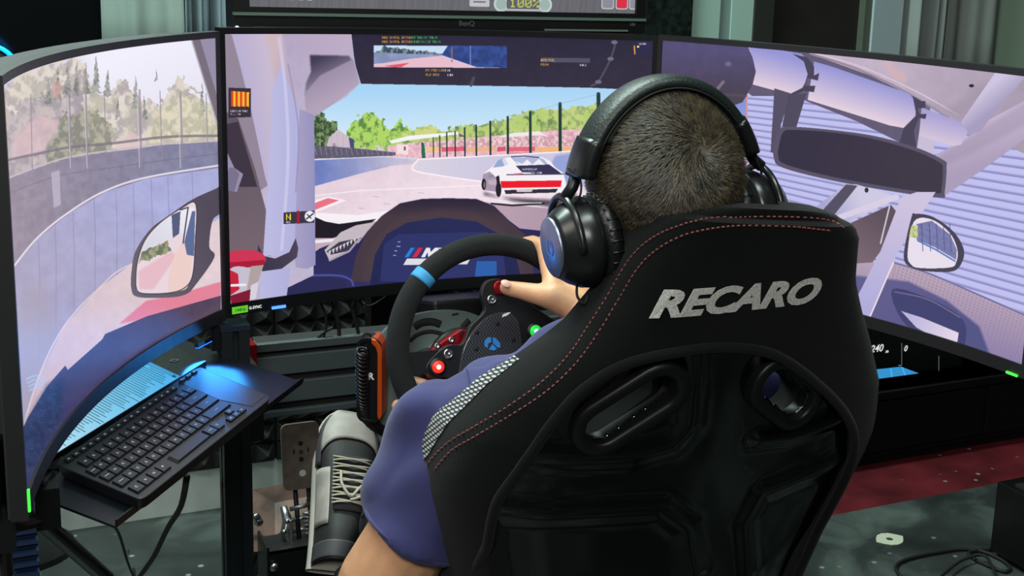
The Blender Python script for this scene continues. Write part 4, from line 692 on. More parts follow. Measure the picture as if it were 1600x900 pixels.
def key(u, v, wu, wv=.115, glyph=0):
    c = KQ(u, v); kk = (round(wu, 3), round(wv, 3), glyph)
    if kk not in proto:
        w_, h_ = wu*kl, wv*kvl; fr = Matrix((( kx.x, -kx.y, 0, 0), (kx.y, kx.x, 0, 0), (0,0,1,0), (0,0,0,1))); kvn = kv.normalized(); sk = Matrix(((kx.x, kvn.x, 0, 0), (kx.y, kvn.y, 0, 0), (0,0,1,0), (0,0,0,1)))
        mb = MB(); mb.add([sk@Vector(p) for p in ((-w_/2,-h_/2,0),(w_/2,-h_/2,0),(w_/2,h_/2,0),(-w_/2,h_/2,0),(-w_/2*.9,-h_/2*.9,.0028),(w_/2*.9,-h_/2*.9,.0028),(w_/2*.9,h_/2*.9,.0028),(-w_/2*.9,h_/2*.9,.0028))], [(0,1,5,4),(1,2,6,5),(2,3,7,6),(3,0,4,7),(4,5,6,7)])
        z = .003
        def q(x0, y0, x1, y1): mb.add([sk@Vector(p) for p in ((x0,y0,z),(x1,y0,z),(x1,y1,z),(x0,y1,z))], [(0,1,2,3)], 1)
        g = .0011
        if glyph == 1: q(-2*g,-2*g,-1.2*g,2*g); q(.6*g,-2*g,1.4*g,2*g); q(-1.2*g,-.4*g,.6*g,.4*g)
        elif glyph == 2: q(-2*g,-2*g,-1.2*g,2*g); q(-1.2*g,1.2*g,1.4*g,2*g); q(-1.2*g,-2*g,1.4*g,-1.2*g)
        elif glyph == 3: q(-.4*g,-2*g,.4*g,2*g); q(-2*g,1.3*g,2*g,2*g)
        elif glyph == 4: q(-4*g,-.5*g,4*g,.5*g)
        elif glyph == 5: q(-1.6*g,-1.4*g,1.6*g,-.4*g); q(-1.6*g,.2*g,1.6*g,1.2*g)
        o = mb.build('key', [KEY, mat('key_print', (175, 180, 184), .6)], kb); o.location = c-Vector(kb.location)
        for v_ in o.data.vertices: v_.co += Vector(kb.location)
        proto[kk] = o; return
    o = proto[kk].copy(); COL.objects.link(o); o.parent = kb; o.location = c-Vector(kb.location)
for i in range(17): key(.045+i*.0435, .085, .032, .06, 5)
pit = .0505
for r_, off in enumerate((0, .3, .45, .65)):
    v = .235+r_*.152; first = .044+off*pit
    if off: key(.022+first/2-.012, v, first-.022-.002, .125, 4)
    nk = (14, 12, 12, 11)[r_]
    for i in range(nk): key(first+.026+i*pit, v, .043, .125, (i*7+r_*3) % 3+1)
    e = first+nk*pit+.003
    if .80-e > .02: key((e+.80)/2, v, .80-e, .125, 4)
v = .86
for i in range(4): key(.05+i*pit*1.1, v, .047, .125, (2,5,1,5)[i])
key(.405, v, .24, .125, 0); key(.56, v, .05, .125, 4); key(.615, v, .047, .125, 2); key(.70, .9, .04, .07, 5); key(.745, .9, .04, .07, 5); key(.79, .9, .04, .07, 5); key(.745, .815, .04, .07, 5)
for u in (.86, .91, .96): key(u-.03, .05, .03, .045, 5)
P1, P2, P3 = atz(282, 588, TZ+.009), atz(86, 709, TZ+.009), atz(231, 564, TZ+.009); u_ = (P2-P1); v_ = (P3-P1)*2.3; tb = thing('tablet', 'tablet with a bright blue-white page of text beside the keyboard', 'tablet', (P1.x-.1, P1.y-.05, TZ))
ub, vb = u_.normalized(), v_.normalized(); c4 = [P1-ub*.075-vb*.0, P2+ub*.012, P2+v_+ub*.012+vb*.01, P1+v_-ub*.075+vb*.01]
lo = Vector((0,0,-.008)); MB().add([c+Vector((0,0,-.0008)) for c in c4]+[c+lo for c in c4], [(0,1,2,3),(7,6,5,4),(0,4,5,1),(1,5,6,2),(2,6,7,3),(3,7,4,0)]).build('casing', mat('tablet_black', (16,18,21), .22, spec=.6), tb)
Ht, Wt = 300, 520; im = np.zeros((Ht, Wt, 3), np.float32); gx = np.linspace(0, 1, Wt)[None, :, None]; im[:] = np.array((70,176,232))*(1-gx)+np.array((176,222,240))*gx; R_ = np.random.default_rng(4)
for k in range(3, Wt-4, 11):
    st = int(R_.random()*50); en = int(60+R_.random()*230); im[st:en, k:k+3] *= .42+.1*R_.random()
im[:, :10] = (60,150,205); im[8:20, 8:20] = (20,60,100)
sc_ = MB().add([P1, P2, P2+v_, P1+v_], [(0,1,2,3)]).build('screen', screen_mat('tablet_picture', to_image('tablet_picture', im), 1.0), tb, fix=False); uv = sc_.data.uv_layers.new(name='uv')
for li, c in enumerate(((0,0),(1,0),(1,1),(0,1))): uv.data[li].uv = c
MB().prism(rrect(.010,.010,.001,2), 0, .0004, frame3(P1-ub*.035+vb*.05, ub, vb, (0,0,1)), hole=rrect(.007,.007,.001,2)).build('button_mark', mat('dim_grey', (90,92,94), .5), tb)
# blue strip and spot added under the monitor seam to tint tray and keyboard
bl_ = scr('L', .30, HB-.036, .0); t = thing('added_led_strip', 'small added blue light strip under the inner end of the left monitor', 'light', bl_); M = on_scr('L', .30, HB-.036, .0); MB().box((-.02,-.003,-.003),(.02,.003,.003), M).build('holder', BLK, t); MB().box((-.018,-.0046,-.0025),(.018,-.003,.0025), M).build('diffuser', mat('added_strip_blue', (24, 90, 255), .4, emit=4), t)
l = bpy.data.lights.new('added_tint_lamp', 'SPOT'); l.energy = 1.35; l.color = (.04, .32, 1); l.spot_size = 2.5; l.spot_blend = .8; l.shadow_soft_size = .05; lo_ = bpy.data.objects.new('added_tint_lamp', l); COL.objects.link(lo_); lo_.location = bl_+Vector((.01,-.012,-.008)); lo_.rotation_euler = (KQ(.93,.5)-lo_.location).to_track_quat('-Z', 'Y').to_euler()  # unseen spot added beside the strip for the blue tint
# ---------------------------------------------------------------- steering wheel
TLT = math.radians(13); HY = -.30; H = at(768, 537, HY); WX, WU, WN = Vector((1,0,0)), Vector((0, math.sin(TLT), math.cos(TLT))), Vector((0, -math.cos(TLT), math.sin(TLT)))
MWm = frame3(H, WX, WU, WN); MWi = MWm.inverted()
def wl(px, py, dz=0):                         # photo spot -> wheel plane coordinates, dz in front of it
    d = Vector(ray(px, py)); o = Vector((CP[0], CP[1], CP[2]+ZF)); P0 = H+WN*dz; k = (P0-o).dot(WN)/d.dot(WN); q = MWi@(o+d*k); return (q.x, q.y)
sw = thing('steering_wheel', 'black suede racing wheel with blue top band and glowing buttons', 'steering wheel', H); SUE = mat('black_suede', (17, 20, 21), .95, bump=.3, bscale=500, sheen=.0)
RM, Rm = .1415, .0158
mb = MB(); ra = []
for i in range(97):
    a_ = 2*math.pi*i/96; ra.append((RM*math.cos(a_), RM*math.sin(a_)))
mb.tube([MWm@Vector((x, y, .012)) for x, y in ra[:-1]], Rm, 18, closed=True, up=None); mb.build('rim', SUE, sw, True)
bx_, by_ = wl(655, 433); ab = math.atan2(by_, bx_); MB().tube([MWm@Vector((RM*math.cos(ab+k*.025), RM*math.sin(ab+k*.025), .012)) for k in range(-2, 3)], Rm+.0008, 20).build('centre_band', mat('blue_band', (60, 150, 205), .7), sw, True)
def wpoly(pts, dz): return [wl(p[0], p[1], dz) for p in pts]
P_ = wpoly([tuple(q) for q in cat([(757,486),(752,462),(757,444),(770,436),(788,438),(806,456),(845,486),(880,512),(890,548),(850,570),(810,620),(735,625),(700,592),(680,592),(668,584),(667,570),(682,552),(702,539),(722,537),(735,510)], 4, True)], .012)
MB().prism(P_[::-1], .002, .012, MWm).build('button_plate', mat('plate_black', (26,27,29), .42, .2), sw, bevel=.0012)
def carbon():
    m = mat('carbon_weave', (48, 50, 52), .3, coat=.6); nt = m.node_tree; c = nt.nodes.new('ShaderNodeTexChecker'); c.inputs['Scale'].default_value = 420; c.inputs['Color1'].default_value = lin((70,72,74))+(1,); c.inputs['Color2'].default_value = lin((26,27,29))+(1,)
    tcn = nt.nodes.new('ShaderNodeTexCoord'); nt.links.new(tcn.outputs['Object'], c.inputs[0]); nt.links.new(c.outputs[0], nt.nodes['Principled BSDF'].inputs['Base Color']); return m
P_ = wpoly([tuple(q) for q in cat([(722,600),(720,568),(727,540),(742,515),(764,494),(790,488),(808,500),(816,540),(818,600),(770,625)], 4, True)], .016); MB().prism(P_[::-1], .012, .016, MWm).build('carbon_cover', carbon(), sw, bevel=.0006)
P_ = wpoly([(664,580),(666,562),(676,546),(694,532),(722,514),(738,518),(738,560),(700,600),(676,600)], -.004); MB().prism(P_[::-1], -.022, -.006, MWm).build('hub_ring', REDA, sw, bevel=.002)
def wb(name, px, py, prof, m, dz=.012, n=20): x, y = wl(px, py, dz); return MB().lathe(prof, MWm@Matrix.Translation((x, y, dz)), n).build(name, m, sw, True)
def button(px, py, c, e, nm):
    o = wb('button', px, py, [(.0125,0),(.0125,.003),(.009,.004)], mat('button_collar', (20,20,22), .4))
    x, y = wl(px, py, .012); MB().lathe([(.0088,.0036),(.0085,.006),(.0045,.0072),(.0001,.0075)], MWm@Matrix.Translation((x, y, .012)), 20).build('lit_cap', mat(nm, c, .3, emit=e), o, True)
    MB().lathe([(.0036,.0074),(.003,.0082),(.0001,.0084)], MWm@Matrix.Translation((x, y, .012)), 12).build('bright_spot', mat(nm+'_spot', tuple(min(255, q+150) for q in c), .3, emit=1.6), o, True)
button(835, 517, (30, 190, 60), 1.0, 'green_glow'); button(862, 527, (60, 60, 220), 1.4, 'blue_glow'); button(683, 573, (220, 40, 30), 1.2, 'red_glow')
for p in ((768,468),(700,553)):
    o = wb('toggle', p[0], p[1], [(.007,0),(.007,.0022),(.0045,.0026),(.0045,.001)], SILV); x, y = wl(p[0], p[1], .012); MB().ell((0,0,.005), (.0026,.0026,.003), MWm@Matrix.Translation((x, y, .012))).build('lever', SILV, o, True)
wb('button', 781, 449, [(.0105,0),(.0105,.0025),(.0085,.003)], REDA)
for p in ((745,519),(777,506),(802,531),(744,545),(720,520)): wb('screw', p[0], p[1], [(.003,0),(.003,.001),(.0012,.001)], SLOT, .016, 10)
for p in ((705,531),(683,540)): wb('hub_bolt', p[0], p[1], [(.0045,0),(.0045,.002),(.002,.002),(.002,.0005)], SILV, -.006, 10)
x, y = wl(790, 492, .016); MB().prism([(x-.006,y-.003),(x+.002,y-.001),(x+.008,y+.003),(x+.003,y+.003),(x-.004,y+.001)], .016, .0168, MWm).build('print_mark', WHT, sw)
em = mat('emblem_blue', (50, 130, 205), .4)
for pp in ([(757,541),(757,533),(763,527),(767,527),(767,535),(762,537),(762,544)], [(770,527),(774,528),(781,536),(782,543),(777,543),(770,536)], [(764,546),(770,538),(776,545),(772,548)]):
    P_ = wpoly(pp, .0165); MB().prism(P_, .016, .0172, MWm).build('emblem_piece', em, sw)
MB().lathe([(.034,-.03),(.034,.002)], MWm).build('hub', mat('hub_black', (18,19,20), .4), sw, True); MB().lathe([(.055,-.045),(.055,-.03),(.034,-.028)], MWm@Matrix.Translation((-.03,-.03,0))).build('quick_release', mat('hub_black', (18,19,20), .4), sw, True)
for s in (-1, 1): 
    P_ = [(s*.03, .0), (s*.03, -.03), (s*.126, -.03), (s*.132, .0)]; MB().prism(P_, .004, .010, MWm).build('spoke', mat('plate_black', (26,27,29), .42, .2), sw)
# ---------------------------------------------------------------- wheel base behind it
WB = mat('base_grey', (92, 108, 104), .55, .2, bump=.05); bc = H-WN*.11; cx_, cy_ = 0, 0
wbt = thing('wheel_base', 'grey-green motor base with slotted round front plate behind the wheel', 'wheel base', bc+Vector((0,.05,-.1)))
MB2 = frame3(H-WN*.06, WX, WU, WN)
def bl2(px, py): d = Vector(ray(px, py)); o = Vector((CP[0], CP[1], CP[2]+ZF)); P0 = H-WN*.06; k = (P0-o).dot(WN)/d.dot(WN); q = MB2.inverted()@(o+d*k); return (q.x, q.y)
ol = [bl2(*p) for p in cat([(588,660),(586,600),(588,545),(598,518),(624,500),(660,488),(705,484),(745,492),(790,520),(830,560),(850,640),(800,720),(640,730),(600,700)], 5, True)]
MB().prism(ol[::-1], -.008, 0, MB2).build('front_plate', WB, wbt, bevel=.0015)
def arcslot(pts, w_, nm='slot', m=SLOT, dz=.0005): q = [MB2@Vector((*bl2(*p), dz)) for p in cat(pts, 5)]; MB().tube(q, w_, 8, flat=.25, up=WN).build(nm, m, wbt, True)
arcslot([(647,511),(660,504),(676,503),(688,507)], .0055); arcslot([(722,512),(733,500)], .0045); arcslot([(640,533),(652,523),(672,518),(692,522)], .003); arcslot([(706,492),(716,490)], .0015)
MB().lathe([(.075,-.02),(.075,.01),(.068,.014)], MB2@Matrix.Translation((*bl2(722,596), 0)), 40).build('bearing_ring', WB, wbt, True); MB().lathe([(.044,.014),(.044,.03)], MB2@Matrix.Translation((*bl2(668,590), 0)), 32).build('bearing_disc', mat('disc_black', (14,15,16), .5), wbt, True)
MB().box((-.06,-.075,-.20),(.075,.065,-.008), MB2).build('motor_body', BLKM, wbt, bevel=.006); MB().box((-.10,-.13,-.19),(.12,-.12,.0), MB2).build('mount_plate', BLKM, wbt); MB().lathe([(.02,0),(.02,.05)], MB2@Matrix.Translation((0,0,.0))).build('shaft', BLKM, wbt, True)
# orange-edged unit and its coiled lead
OY = -.27; oc = at(580, 590, OY); su = thing('shifter_unit', 'black slab-shaped shifter unit with orange anodised edge', 'shifter', oc); MO_ = frame3(oc, Vector((.86,-.5,0)), (0,0,1)); ORG = mat('orange_anodised', (232, 92, 34), .28, .55)
hgt = (at(580, 524, OY)-at(580, 652, OY)).length; MB().prism(rrect(.030, hgt, .012), -.02, .01, MO_).build('body', mat('unit_black', (14,14,15), .3), su, bevel=.001)
MB().prism(rrect(.034, hgt+.004, .013), .010, .0145, MO_, hole=rrect(.026, hgt-.006, .010)).build('edge_frame', mat('unit_black', (14,14,15), .3), su, bevel=.0006); MB().prism([(.004,hgt*.5+.002),(.010,hgt*.5),(.0165,hgt*.43),(.0185,hgt*.36),(.0185,-hgt*.42),(.015,-hgt*.47),(.0125,-hgt*.42),(.0125,hgt*.34),(.010,hgt*.41),(.004,hgt*.46)], -.018, .0165, MO_).build('orange_edge', ORG, su, bevel=.0008)
text_mesh('R', .013, MO_@Matrix.Translation((.002,.005,.0105)), .0003, .0004).build('lettering', WHT, su); MB().tube([oc, oc+Vector((.04,.12,-.02))], .008).build('mount_arm', BLKM, su)
ct = cat([(566,548),(566,590),(568,630),(574,652),(590,668),(612,676),(634,680)], 60); q = []
for k, p in enumerate(ct): c = at(p[0], p[1], OY-.012+.00006*k); a_ = k*.75; q.append(c+Vector((.0075*math.cos(a_), .0075*math.sin(a_)*.8, .004*math.sin(a_))))
o = MB().tube(q, .0026, 6).build('coiled_cable', mat('coil_black', (16,16,18), .28), None, True, fix=False); tag(own(o, q[0]), 'black coiled cable hanging beside the orange-edged shifter unit', 'cable')
o = MB().tube([at(p[0], p[1], OY+.0) for p in cat([(566,548),(563,538),(566,526),(572,521),(580,524)], 6)], .002, 6).build('cable_end', RUB, su, True)
# cables under the middle monitor
r_ = np.random.default_rng(5)
for i, (pts, w_) in enumerate((([(500,470),(510,500),(505,530)], .0022), ([(516,466),(528,500),(530,528)], .0032), ([(540,462),(552,490),(560,520)], .0028), ([(560,455),(566,480),(578,500)], .0018), ([(520,512),(505,520),(492,532)], .0026), ([(645,447),(655,470),(648,492)], .0028), ([(668,445),(676,466),(690,478)], .003), ([(700,442),(690,470),(676,492)], .0026), ([(548,460),(575,478),(605,462)], .0016), ([(712,440),(730,462),(718,486)], .002))):
    lab = ['thin black cable, leftmost under the middle monitor', 'thicker black cable, second from left under the middle monitor', 'slanting black cable, third from left under the middle monitor', 'fine black cable, fourth from left under the middle monitor', 'short black cable end above the left end of the crossbeam', 'black cable behind the steering wheel rim, just right of its blue band', 'black cable curving right below the winged emblem', 'black cable curving left below the winged emblem', 'thin looping black cable sagging under the middle monitor', 'thin black cable furthest right under the middle monitor'][i]
    P_ = [at(p[0], p[1], .03) for p in cat(pts, 5)]; o = MB().tube(P_, w_, 6).build('dangling_cable', RUB, None, True); tag(own(o, P_[0]), lab, 'cable', 'cables dangling under the middle monitor')
# ---------------------------------------------------------------- the seat
SHX = .043
def tab(z, T): zs = [t[0] for t in T]; return float(np.interp(z, zs[::-1] if zs[0] > zs[-1] else zs, [t[1] for t in T][::-1] if zs[0] > zs[-1] else [t[1] for t in T]))
XRt = [(.082,.07),(.080,.095),(.074,.118),(.064,.138),(.050,.149),(.02,.158),(-.01,.167),(-.06,.195),(-.113,.233),(-.166,.270),(-.20,.283),(-.236,.292),(-.27,.290),(-.299,.284),(-.372,.262),(-.41,.248),(-.62,.215)]
XLt = [(.082,-.04),(.080,-.062),(.074,-.088),(.064,-.104),(.048,-.115),(.02,-.126),(-.025,-.143),(-.06,-.168),(-.09,-.200),(-.13,-.244),(-.177,-.278),(-.23,-.293),(-.26,-.293),(-.3,-.287),(-.345,-.276),(-.41,-.262),(-.62,-.24)]
Ft = [(.082,.045),(.078,.065),(.07,.075),(.04,.085),(0,.095),(-.06,.10),(-.1,.115),(-.15,.14),(-.2,.165),(-.3,.19),(-.4,.23),(-.5,.27),(-.62,.32)]
def ybk(z): return -.88+(.1-z)*.28
def sring(z, off=0.0, n=40, ex=4.2):
    xr, xl, F = tab(z, XRt)+off+SHX, tab(z, XLt)-off+SHX, tab(z, Ft); cx = (xr+xl)/2; hw = (xr-xl)/2; yf = ybk(z)+F+(.012 if z > .07 else 0); D = F+off; out = []
    for i in range(n+1):
        t = math.pi*i/n; c, s_ = math.cos(t), math.sin(t); out.append((cx-hw*math.copysign(abs(c)**(2/ex), c), yf-D*s_**(2/ex)))
    ti = min(.052, hw*.45)+off; tb = .068; Di = max(F-tb, .012); hi = hw-ti
    tipR = (cx+hw-ti/2, yf+.016); tipL = (cx-hw+ti/2, yf+.016); out.append(tipR)
    for i in range(n+1):
        t = math.pi*(1-i/n); c, s_ = math.cos(t), math.sin(t); out.append((cx-hi*math.copysign(abs(c)**.6, c), yf-Di*s_**.6))
    out.append(tipL); return out
def ysurf(x, z, ex=4.2):
    xr, xl, F = tab(z, XRt)+SHX, tab(z, XLt)+SHX, tab(z, Ft); cx = (xr+xl)/2; hw = (xr-xl)/2; q = min(abs((x-cx)/hw), .999); return ybk(z)+F-F*(1-q**ex)**(1/ex)
zs = list(np.linspace(-.62, -.32, 13))+list(np.linspace(-.305, .05, 34))+[.056,.062,.067,.071,.0745,.077,.079,.0808,.0820]
seat = thing('racing_seat', 'black bucket racing seat with fabric cover and glossy shell back', 'seat', (.01, -.62, .40))
def ring_mesh(off): 
    mb = MB(); R_ = [[Vector((x, y, z+ZF-.085*(x-.03)*min(1, max(0, (z+.08)/.14)))) for x, y in sring(z, off)] for z in zs]; n = len(R_[0]); vs = [v for r_ in R_ for v in r_]
    fs = [(i*n+k, i*n+(k+1) % n, (i+1)*n+(k+1) % n, (i+1)*n+k) for i in range(len(R_)-1) for k in range(n)]
    fs += [tuple(range(n))[::-1], tuple((len(R_)-1)*n+k for k in range(n))]; return mb.add(vs, fs)
def bk(px, py, dy=0):
    Y = -.8
    for _ in range(25): p = at(px, py, Y); Y = .5*Y+.5*(ysurf(p.x, p.z-ZF)+dy)
    return at(px, py, Y)
FAB = mat('seat_fabric', (10, 13, 13), .95, bump=.3, bscale=900, sheen=.06, spec=.12); GLS = mat('gloss_shell', (3, 4, 4), .13, coat=.35, spec=.4, bump=.02, bscale=14)
arch = [(-.200,-.66),(-.205,-.31),(-.205,-.250),(-.188,-.206),(-.162,-.152),(-.132,-.112),(-.085,-.083),(-.017,-.074),(.04,-.078),(.095,-.094),(.160,-.136),(.222,-.188),(.256,-.235),(.264,-.29),(.247,-.37),(.225,-.66)]
archs = [arch[0]]+[tuple(p) for p in cat(arch[1:-1], 6)]+[arch[-1]]
cov = ring_mesh(0).build('cover', FAB, seat, True)
def cutter(poly2, y0, y1, rel=True):
    mb = MB(); n = len(poly2); vs = [(x, (ybk(z) if rel else 0)+y0, z+ZF) for x, z in poly2]+[(x, (ybk(z) if rel else 0)+y1, z+ZF) for x, z in poly2]
    mb.add(vs, [tuple(range(n)), tuple(range(n, 2*n))[::-1]]+[(i, n+i, n+(i+1) % n, (i+1) % n) for i in range(n)]); return mb.build('cut', FAB)
def stadium(a, b, r_, n=8):
    a, b = np.array(a), np.array(b); t = math.atan2(b[1]-a[1], b[0]-a[0]); out = []
    for c, a0 in ((b, t-math.pi/2), (a, t+math.pi/2)):
        for k in range(n+1): q = a0+math.pi*k/n; out.append((c[0]+r_*math.cos(q), c[1]+r_*math.sin(q)))
    return out
def xz(v): return (v.x, v.z-ZF)
S1 = (xz(bk(948,671)), xz(bk(1030,613))); S2 = (xz(bk(1214,602)), xz(bk(1252,633)))
def boolcut(o, cs):
    for c in cs: m = o.modifiers.new('b', 'BOOLEAN'); m.object = c; m.operation = 'DIFFERENCE'; m.solver = 'EXACT'
    apply_mods(o)
    for c in cs: bpy.data.objects.remove(c)
boolcut(cov, [cutter(archs, -.3, .034), cutter(stadium(*S1, .019), -.3, .3), cutter(stadium(*S2, .019), -.3, .3)])
cov.data.polygons.foreach_set('use_smooth', [True]*len(cov.data.polygons)); md = cov.modifiers.new('e', 'EDGE_SPLIT'); md.split_angle = .7
# glossy shell: ridged panel set into the arch
from mathutils.geometry import intersect_point_tri_2d
def inside(x, z, P_):
    c = False; n = len(P_)
    for i in range(n):
        ax, az = P_[i]; bx_, bz = P_[(i+1) % n]
        if (az > z) != (bz > z) and x < (bx_-ax)*(z-az)/(bz-az)+ax: c = not c
    return c
def g_(d, w_): return math.exp(-(d/w_)**2)
def dseg(x, z, pts):
    m = 9
    for (ax, az), (bx_, bz) in zip(pts[:-1], pts[1:]):
        vx, vz = bx_-ax, bz-az; t = min(1, max(0, ((x-ax)*vx+(z-az)*vz)/(vx*vx+vz*vz))); m = min(m, math.hypot(x-ax-t*vx, z-az-t*vz))
    return m
rid = [[xz(bk(*p)) for p in L_] for L_ in ([(830,715),(900,722),(1000,718),(1060,700),(1085,670),(1092,600),(1095,530)], [(770,800),(850,810),(960,805),(1040,800),(1080,830),(1090,900)], [(1190,690),(1240,685),(1290,668),(1320,655)], [(1320,725),(1260,750),(1200,775),(1175,820),(1180,900)])]
def relief(x, z):
    return -.006*g_(dseg(x, z, rid[0]), .014)-.006*g_(dseg(x, z, rid[1]), .015)-.013*g_(dseg(x, z, rid[2]), .010)-.006*g_(dseg(x, z, rid[3]), .016)-.004*g_(x-.055, .06)
def shell_pt(x, z): return Vector((x, ysurf(x, z)+.016+relief(x, z), z+ZF))
mb = MB(); gx = np.linspace(-.25, .30, 137); gz = np.linspace(-.62, -.035, 147); idx = {}; slot_i = [stadium(*S1, .0185), stadium(*S2, .0185)]; big = [(p[0]*1.03+.0, p[1]+.006) for p in archs]
def ok(x, z): return inside(x, z, big) and not any(inside(x, z, s_) for s_ in slot_i)
for j, z in enumerate(gz):
    for i, x in enumerate(gx): idx[i, j] = len(mb.v); mb.v.append(tuple(shell_pt(x, z)))
for j in range(len(gz)-1):
    for i in range(len(gx)-1):
        if ok((gx[i]+gx[i+1])/2, (gz[j]+gz[j+1])/2): mb.f.append((idx[i,j], idx[i+1,j], idx[i+1,j+1], idx[i,j+1])); mb.mi.append(0)
so = mb.build('shell', GLS, seat, True, solid=.004)
bm = bmesh.new(); bm.from_mesh(so.data); bmesh.ops.delete(bm, geom=[v for v in bm.verts if not v.link_faces], context='VERTS'); bm.to_mesh(so.data); bm.free()
MB().tube([Vector((x, ysurf(x, z)-.001, z+ZF)) for x, z in archs], .0065, 8).build('piping', FAB, seat, True)
RIMM = mat('slot_rim_plastic', (12, 14, 14), .42, spec=.35)
for s_ in (S1, S2):
    c = ((s_[0][0]+s_[1][0])/2, (s_[0][1]+s_[1][1])/2); o = None
    def strip(r_, dy): return [Vector((x, ysurf(*c)+.002+dy+.28*(c[1]-z)+((x-c[0])*(.10 if c[0] > 0 else -.16)), z+ZF)) for x, z in stadium(*s_, r_, 12)]
    loops = [strip(.0365, .016), strip(.036, .002), strip(.034, -.002), strip(.0225, -.002), strip(.0195, .002), strip(.0185, .030)]; n = len(loops[0]); mb = MB()
    mb.add([v for l_ in loops for v in l_], [(i*n+k, i*n+(k+1) % n, (i+1)*n+(k+1) % n, (i+1)*n+k) for i in range(len(loops)-1) for k in range(n)]); mb.build('harness_slot_rim', RIMM, seat, True)
from mathutils.bvhtree import BVHTree
def bvh_of(o, off): bm = bmesh.new(); bm.from_mesh(o.data); bm.transform(Matrix.Translation(off)); b = BVHTree.FromBMesh(bm); bm.free(); return b
BV = bvh_of(cov, Vector(seat.location)); OC = Vector((CP[0], CP[1], CP[2]+ZF))
def hit(px, py): h = BV.ray_cast(OC, Vector(ray(px, py)).normalized()); return h[0], h[1]
THR = mat('red_thread', (122, 62, 62), .8); st = MB()
def seam(pts, step=7.0, w_=.0009, mb=st):
    P_ = cat(pts, 40); d = 0; on = True; cur = []; last = P_[0]
    for p in P_[1:]:
        d += np.hypot(*(p-last)); last = p; h, nrm = hit(*p)
        if h is None: cur = []; continue
        if on: cur.append(h+nrm*.0009)
        if d > (step*.68 if on else step*.32):
            if on and len(cur) > 1: mb.tube([cur[0], cur[-1]], w_, 5)
            on = not on; d = 0; cur = []
seam([(1318,356),(1285,342),(1200,338),(1110,342),(1060,353),(1015,375),(982,408),(950,462),(918,512),(888,556),(846,598),(796,634),(740,668),(700,692),(668,726),(654,760)])
seam([(1296,360),(1270,357),(1240,354),(1160,352),(1110,357),(1066,368),(1028,389),(998,418),(966,470),(934,522),(900,568),(856,610),(806,644),(750,678),(706,704),(676,738)])
o = st.build('stitching', THR, seat); o['kind'] = 'stuff'
# woven inner panel on the left bolster edge
def woven():
    m = mat('woven_grey', (120, 122, 122), .8); nt = m.node_tree; N = nt.nodes.new; tcn = N('ShaderNodeTexCoord'); wv = N('ShaderNodeTexWave'); wv.inputs['Scale'].default_value = 90; wv.bands_direction = 'Z'; w2 = N('ShaderNodeTexWave'); w2.inputs['Scale'].default_value = 60; w2.bands_direction = 'DIAGONAL'
    nt.links.new(tcn.outputs['Object'], wv.inputs[0]); nt.links.new(tcn.outputs['Object'], w2.inputs[0]); mu = N('ShaderNodeMath'); mu.operation = 'MULTIPLY'; nt.links.new(wv.outputs[1], mu.inputs[0]); nt.links.new(w2.outputs[1], mu.inputs[1]); r = N('ShaderNodeValToRGB'); nt.links.new(mu.outputs[0], r.inputs[0])
    r.color_ramp.elements[0].position = .12; r.color_ramp.elements[0].color = lin((30,30,32))+(1,); r.color_ramp.elements[1].position = .4; r.color_ramp.elements[1].color = lin((170,172,172))+(1,); nt.links.new(r.outputs[0], nt.nodes['Principled BSDF'].inputs['Base Color']); return m
def ringp(z, t):                             # t<0 inner side, t>0 outer side of the left tip
    R_ = sring(z, .0015); n1 = 41; seq = [R_[n1+1+34], R_[n1+1+37], R_[n1+1+39], R_[n1+41], R_[n1+42], R_[0], R_[1], R_[2], R_[3]]; f = (t+1)/2*(len(seq)-1); i = min(int(f), len(seq)-2); f -= i; return seq[i][0]*(1-f)+seq[i+1][0]*f, seq[i][1]*(1-f)+seq[i+1][1]*f
MB().grid(lambda u, v: Vector((*ringp(-.285+.185*v, -.9+1.36*u*(1-.30*(v-.5)**2)), -.285+.185*v+ZF)), 24, 40).build('woven_panel', woven(), seat, True, fix=False)
tm = text_mesh('RECARO', 1, Matrix.Identity(4), .02, .045, .28); vx = np.array(tm.v); lo_, hi_ = vx.min(0), vx.max(0)
pl, pr = bk(1015, 474), bk(1281, 452); ex_ = pr-pl; nv = []; hh_ = .0325
for v in tm.v:
    u = (v[0]-lo_[0])/(hi_[0]-lo_[0]); q = (v[1]-lo_[1])/(hi_[1]-lo_[1])-.5; P_ = pl+ex_*u+Vector((0,0,1))*q*hh_*(1-.02*u); nv.append(Vector((P_.x, ysurf(P_.x, P_.z-ZF)-.0012-(v[2]-lo_[2])/(hi_[2]-lo_[2])*.0008, P_.z)))
mb = MB(); mb.v = [tuple(v) for v in nv]; mb.f = tm.f; mb.mi = tm.mi; mb.build('lettering', mat('embroidery', (196, 196, 190), .8, noise=.12, nscale=500, bump=.3, bscale=700), seat)
# cushion, its side bolsters, brackets to the rig
cu = MB().grid(lambda u, v: Vector((.0+.17*(u*2-1), -.70+.50*v, .44+.05*v**1.5+.075*abs(u*2-1)**4-.03*(1-v)*0)), 24, 16); cu.build('cushion', FAB, seat, True, solid=.05)
for s in (-1, 1): MB().grid(lambda u, v: Vector((s*(.17+.045*math.sin(u*math.pi)+.01), -.72+.50*v, .40+.14*math.sin(u*math.pi/2)*(1-.35*v))), 8, 10).build('side_bolster', FAB, seat, True, solid=.03)
for x in (-.2, .2): MB().box((x-.004, -.70, .08), (x+.004, -.25, .42)).build('side_bracket', BLKM, seat); MB().box((x-.03, -.72, .08), (x+.03, -.22, .10)).build('slider', BLKM, seat)
MB().box((-.2, -.66, .40), (.2, -.24, .415)).build('seat_pan', BLKM, seat)
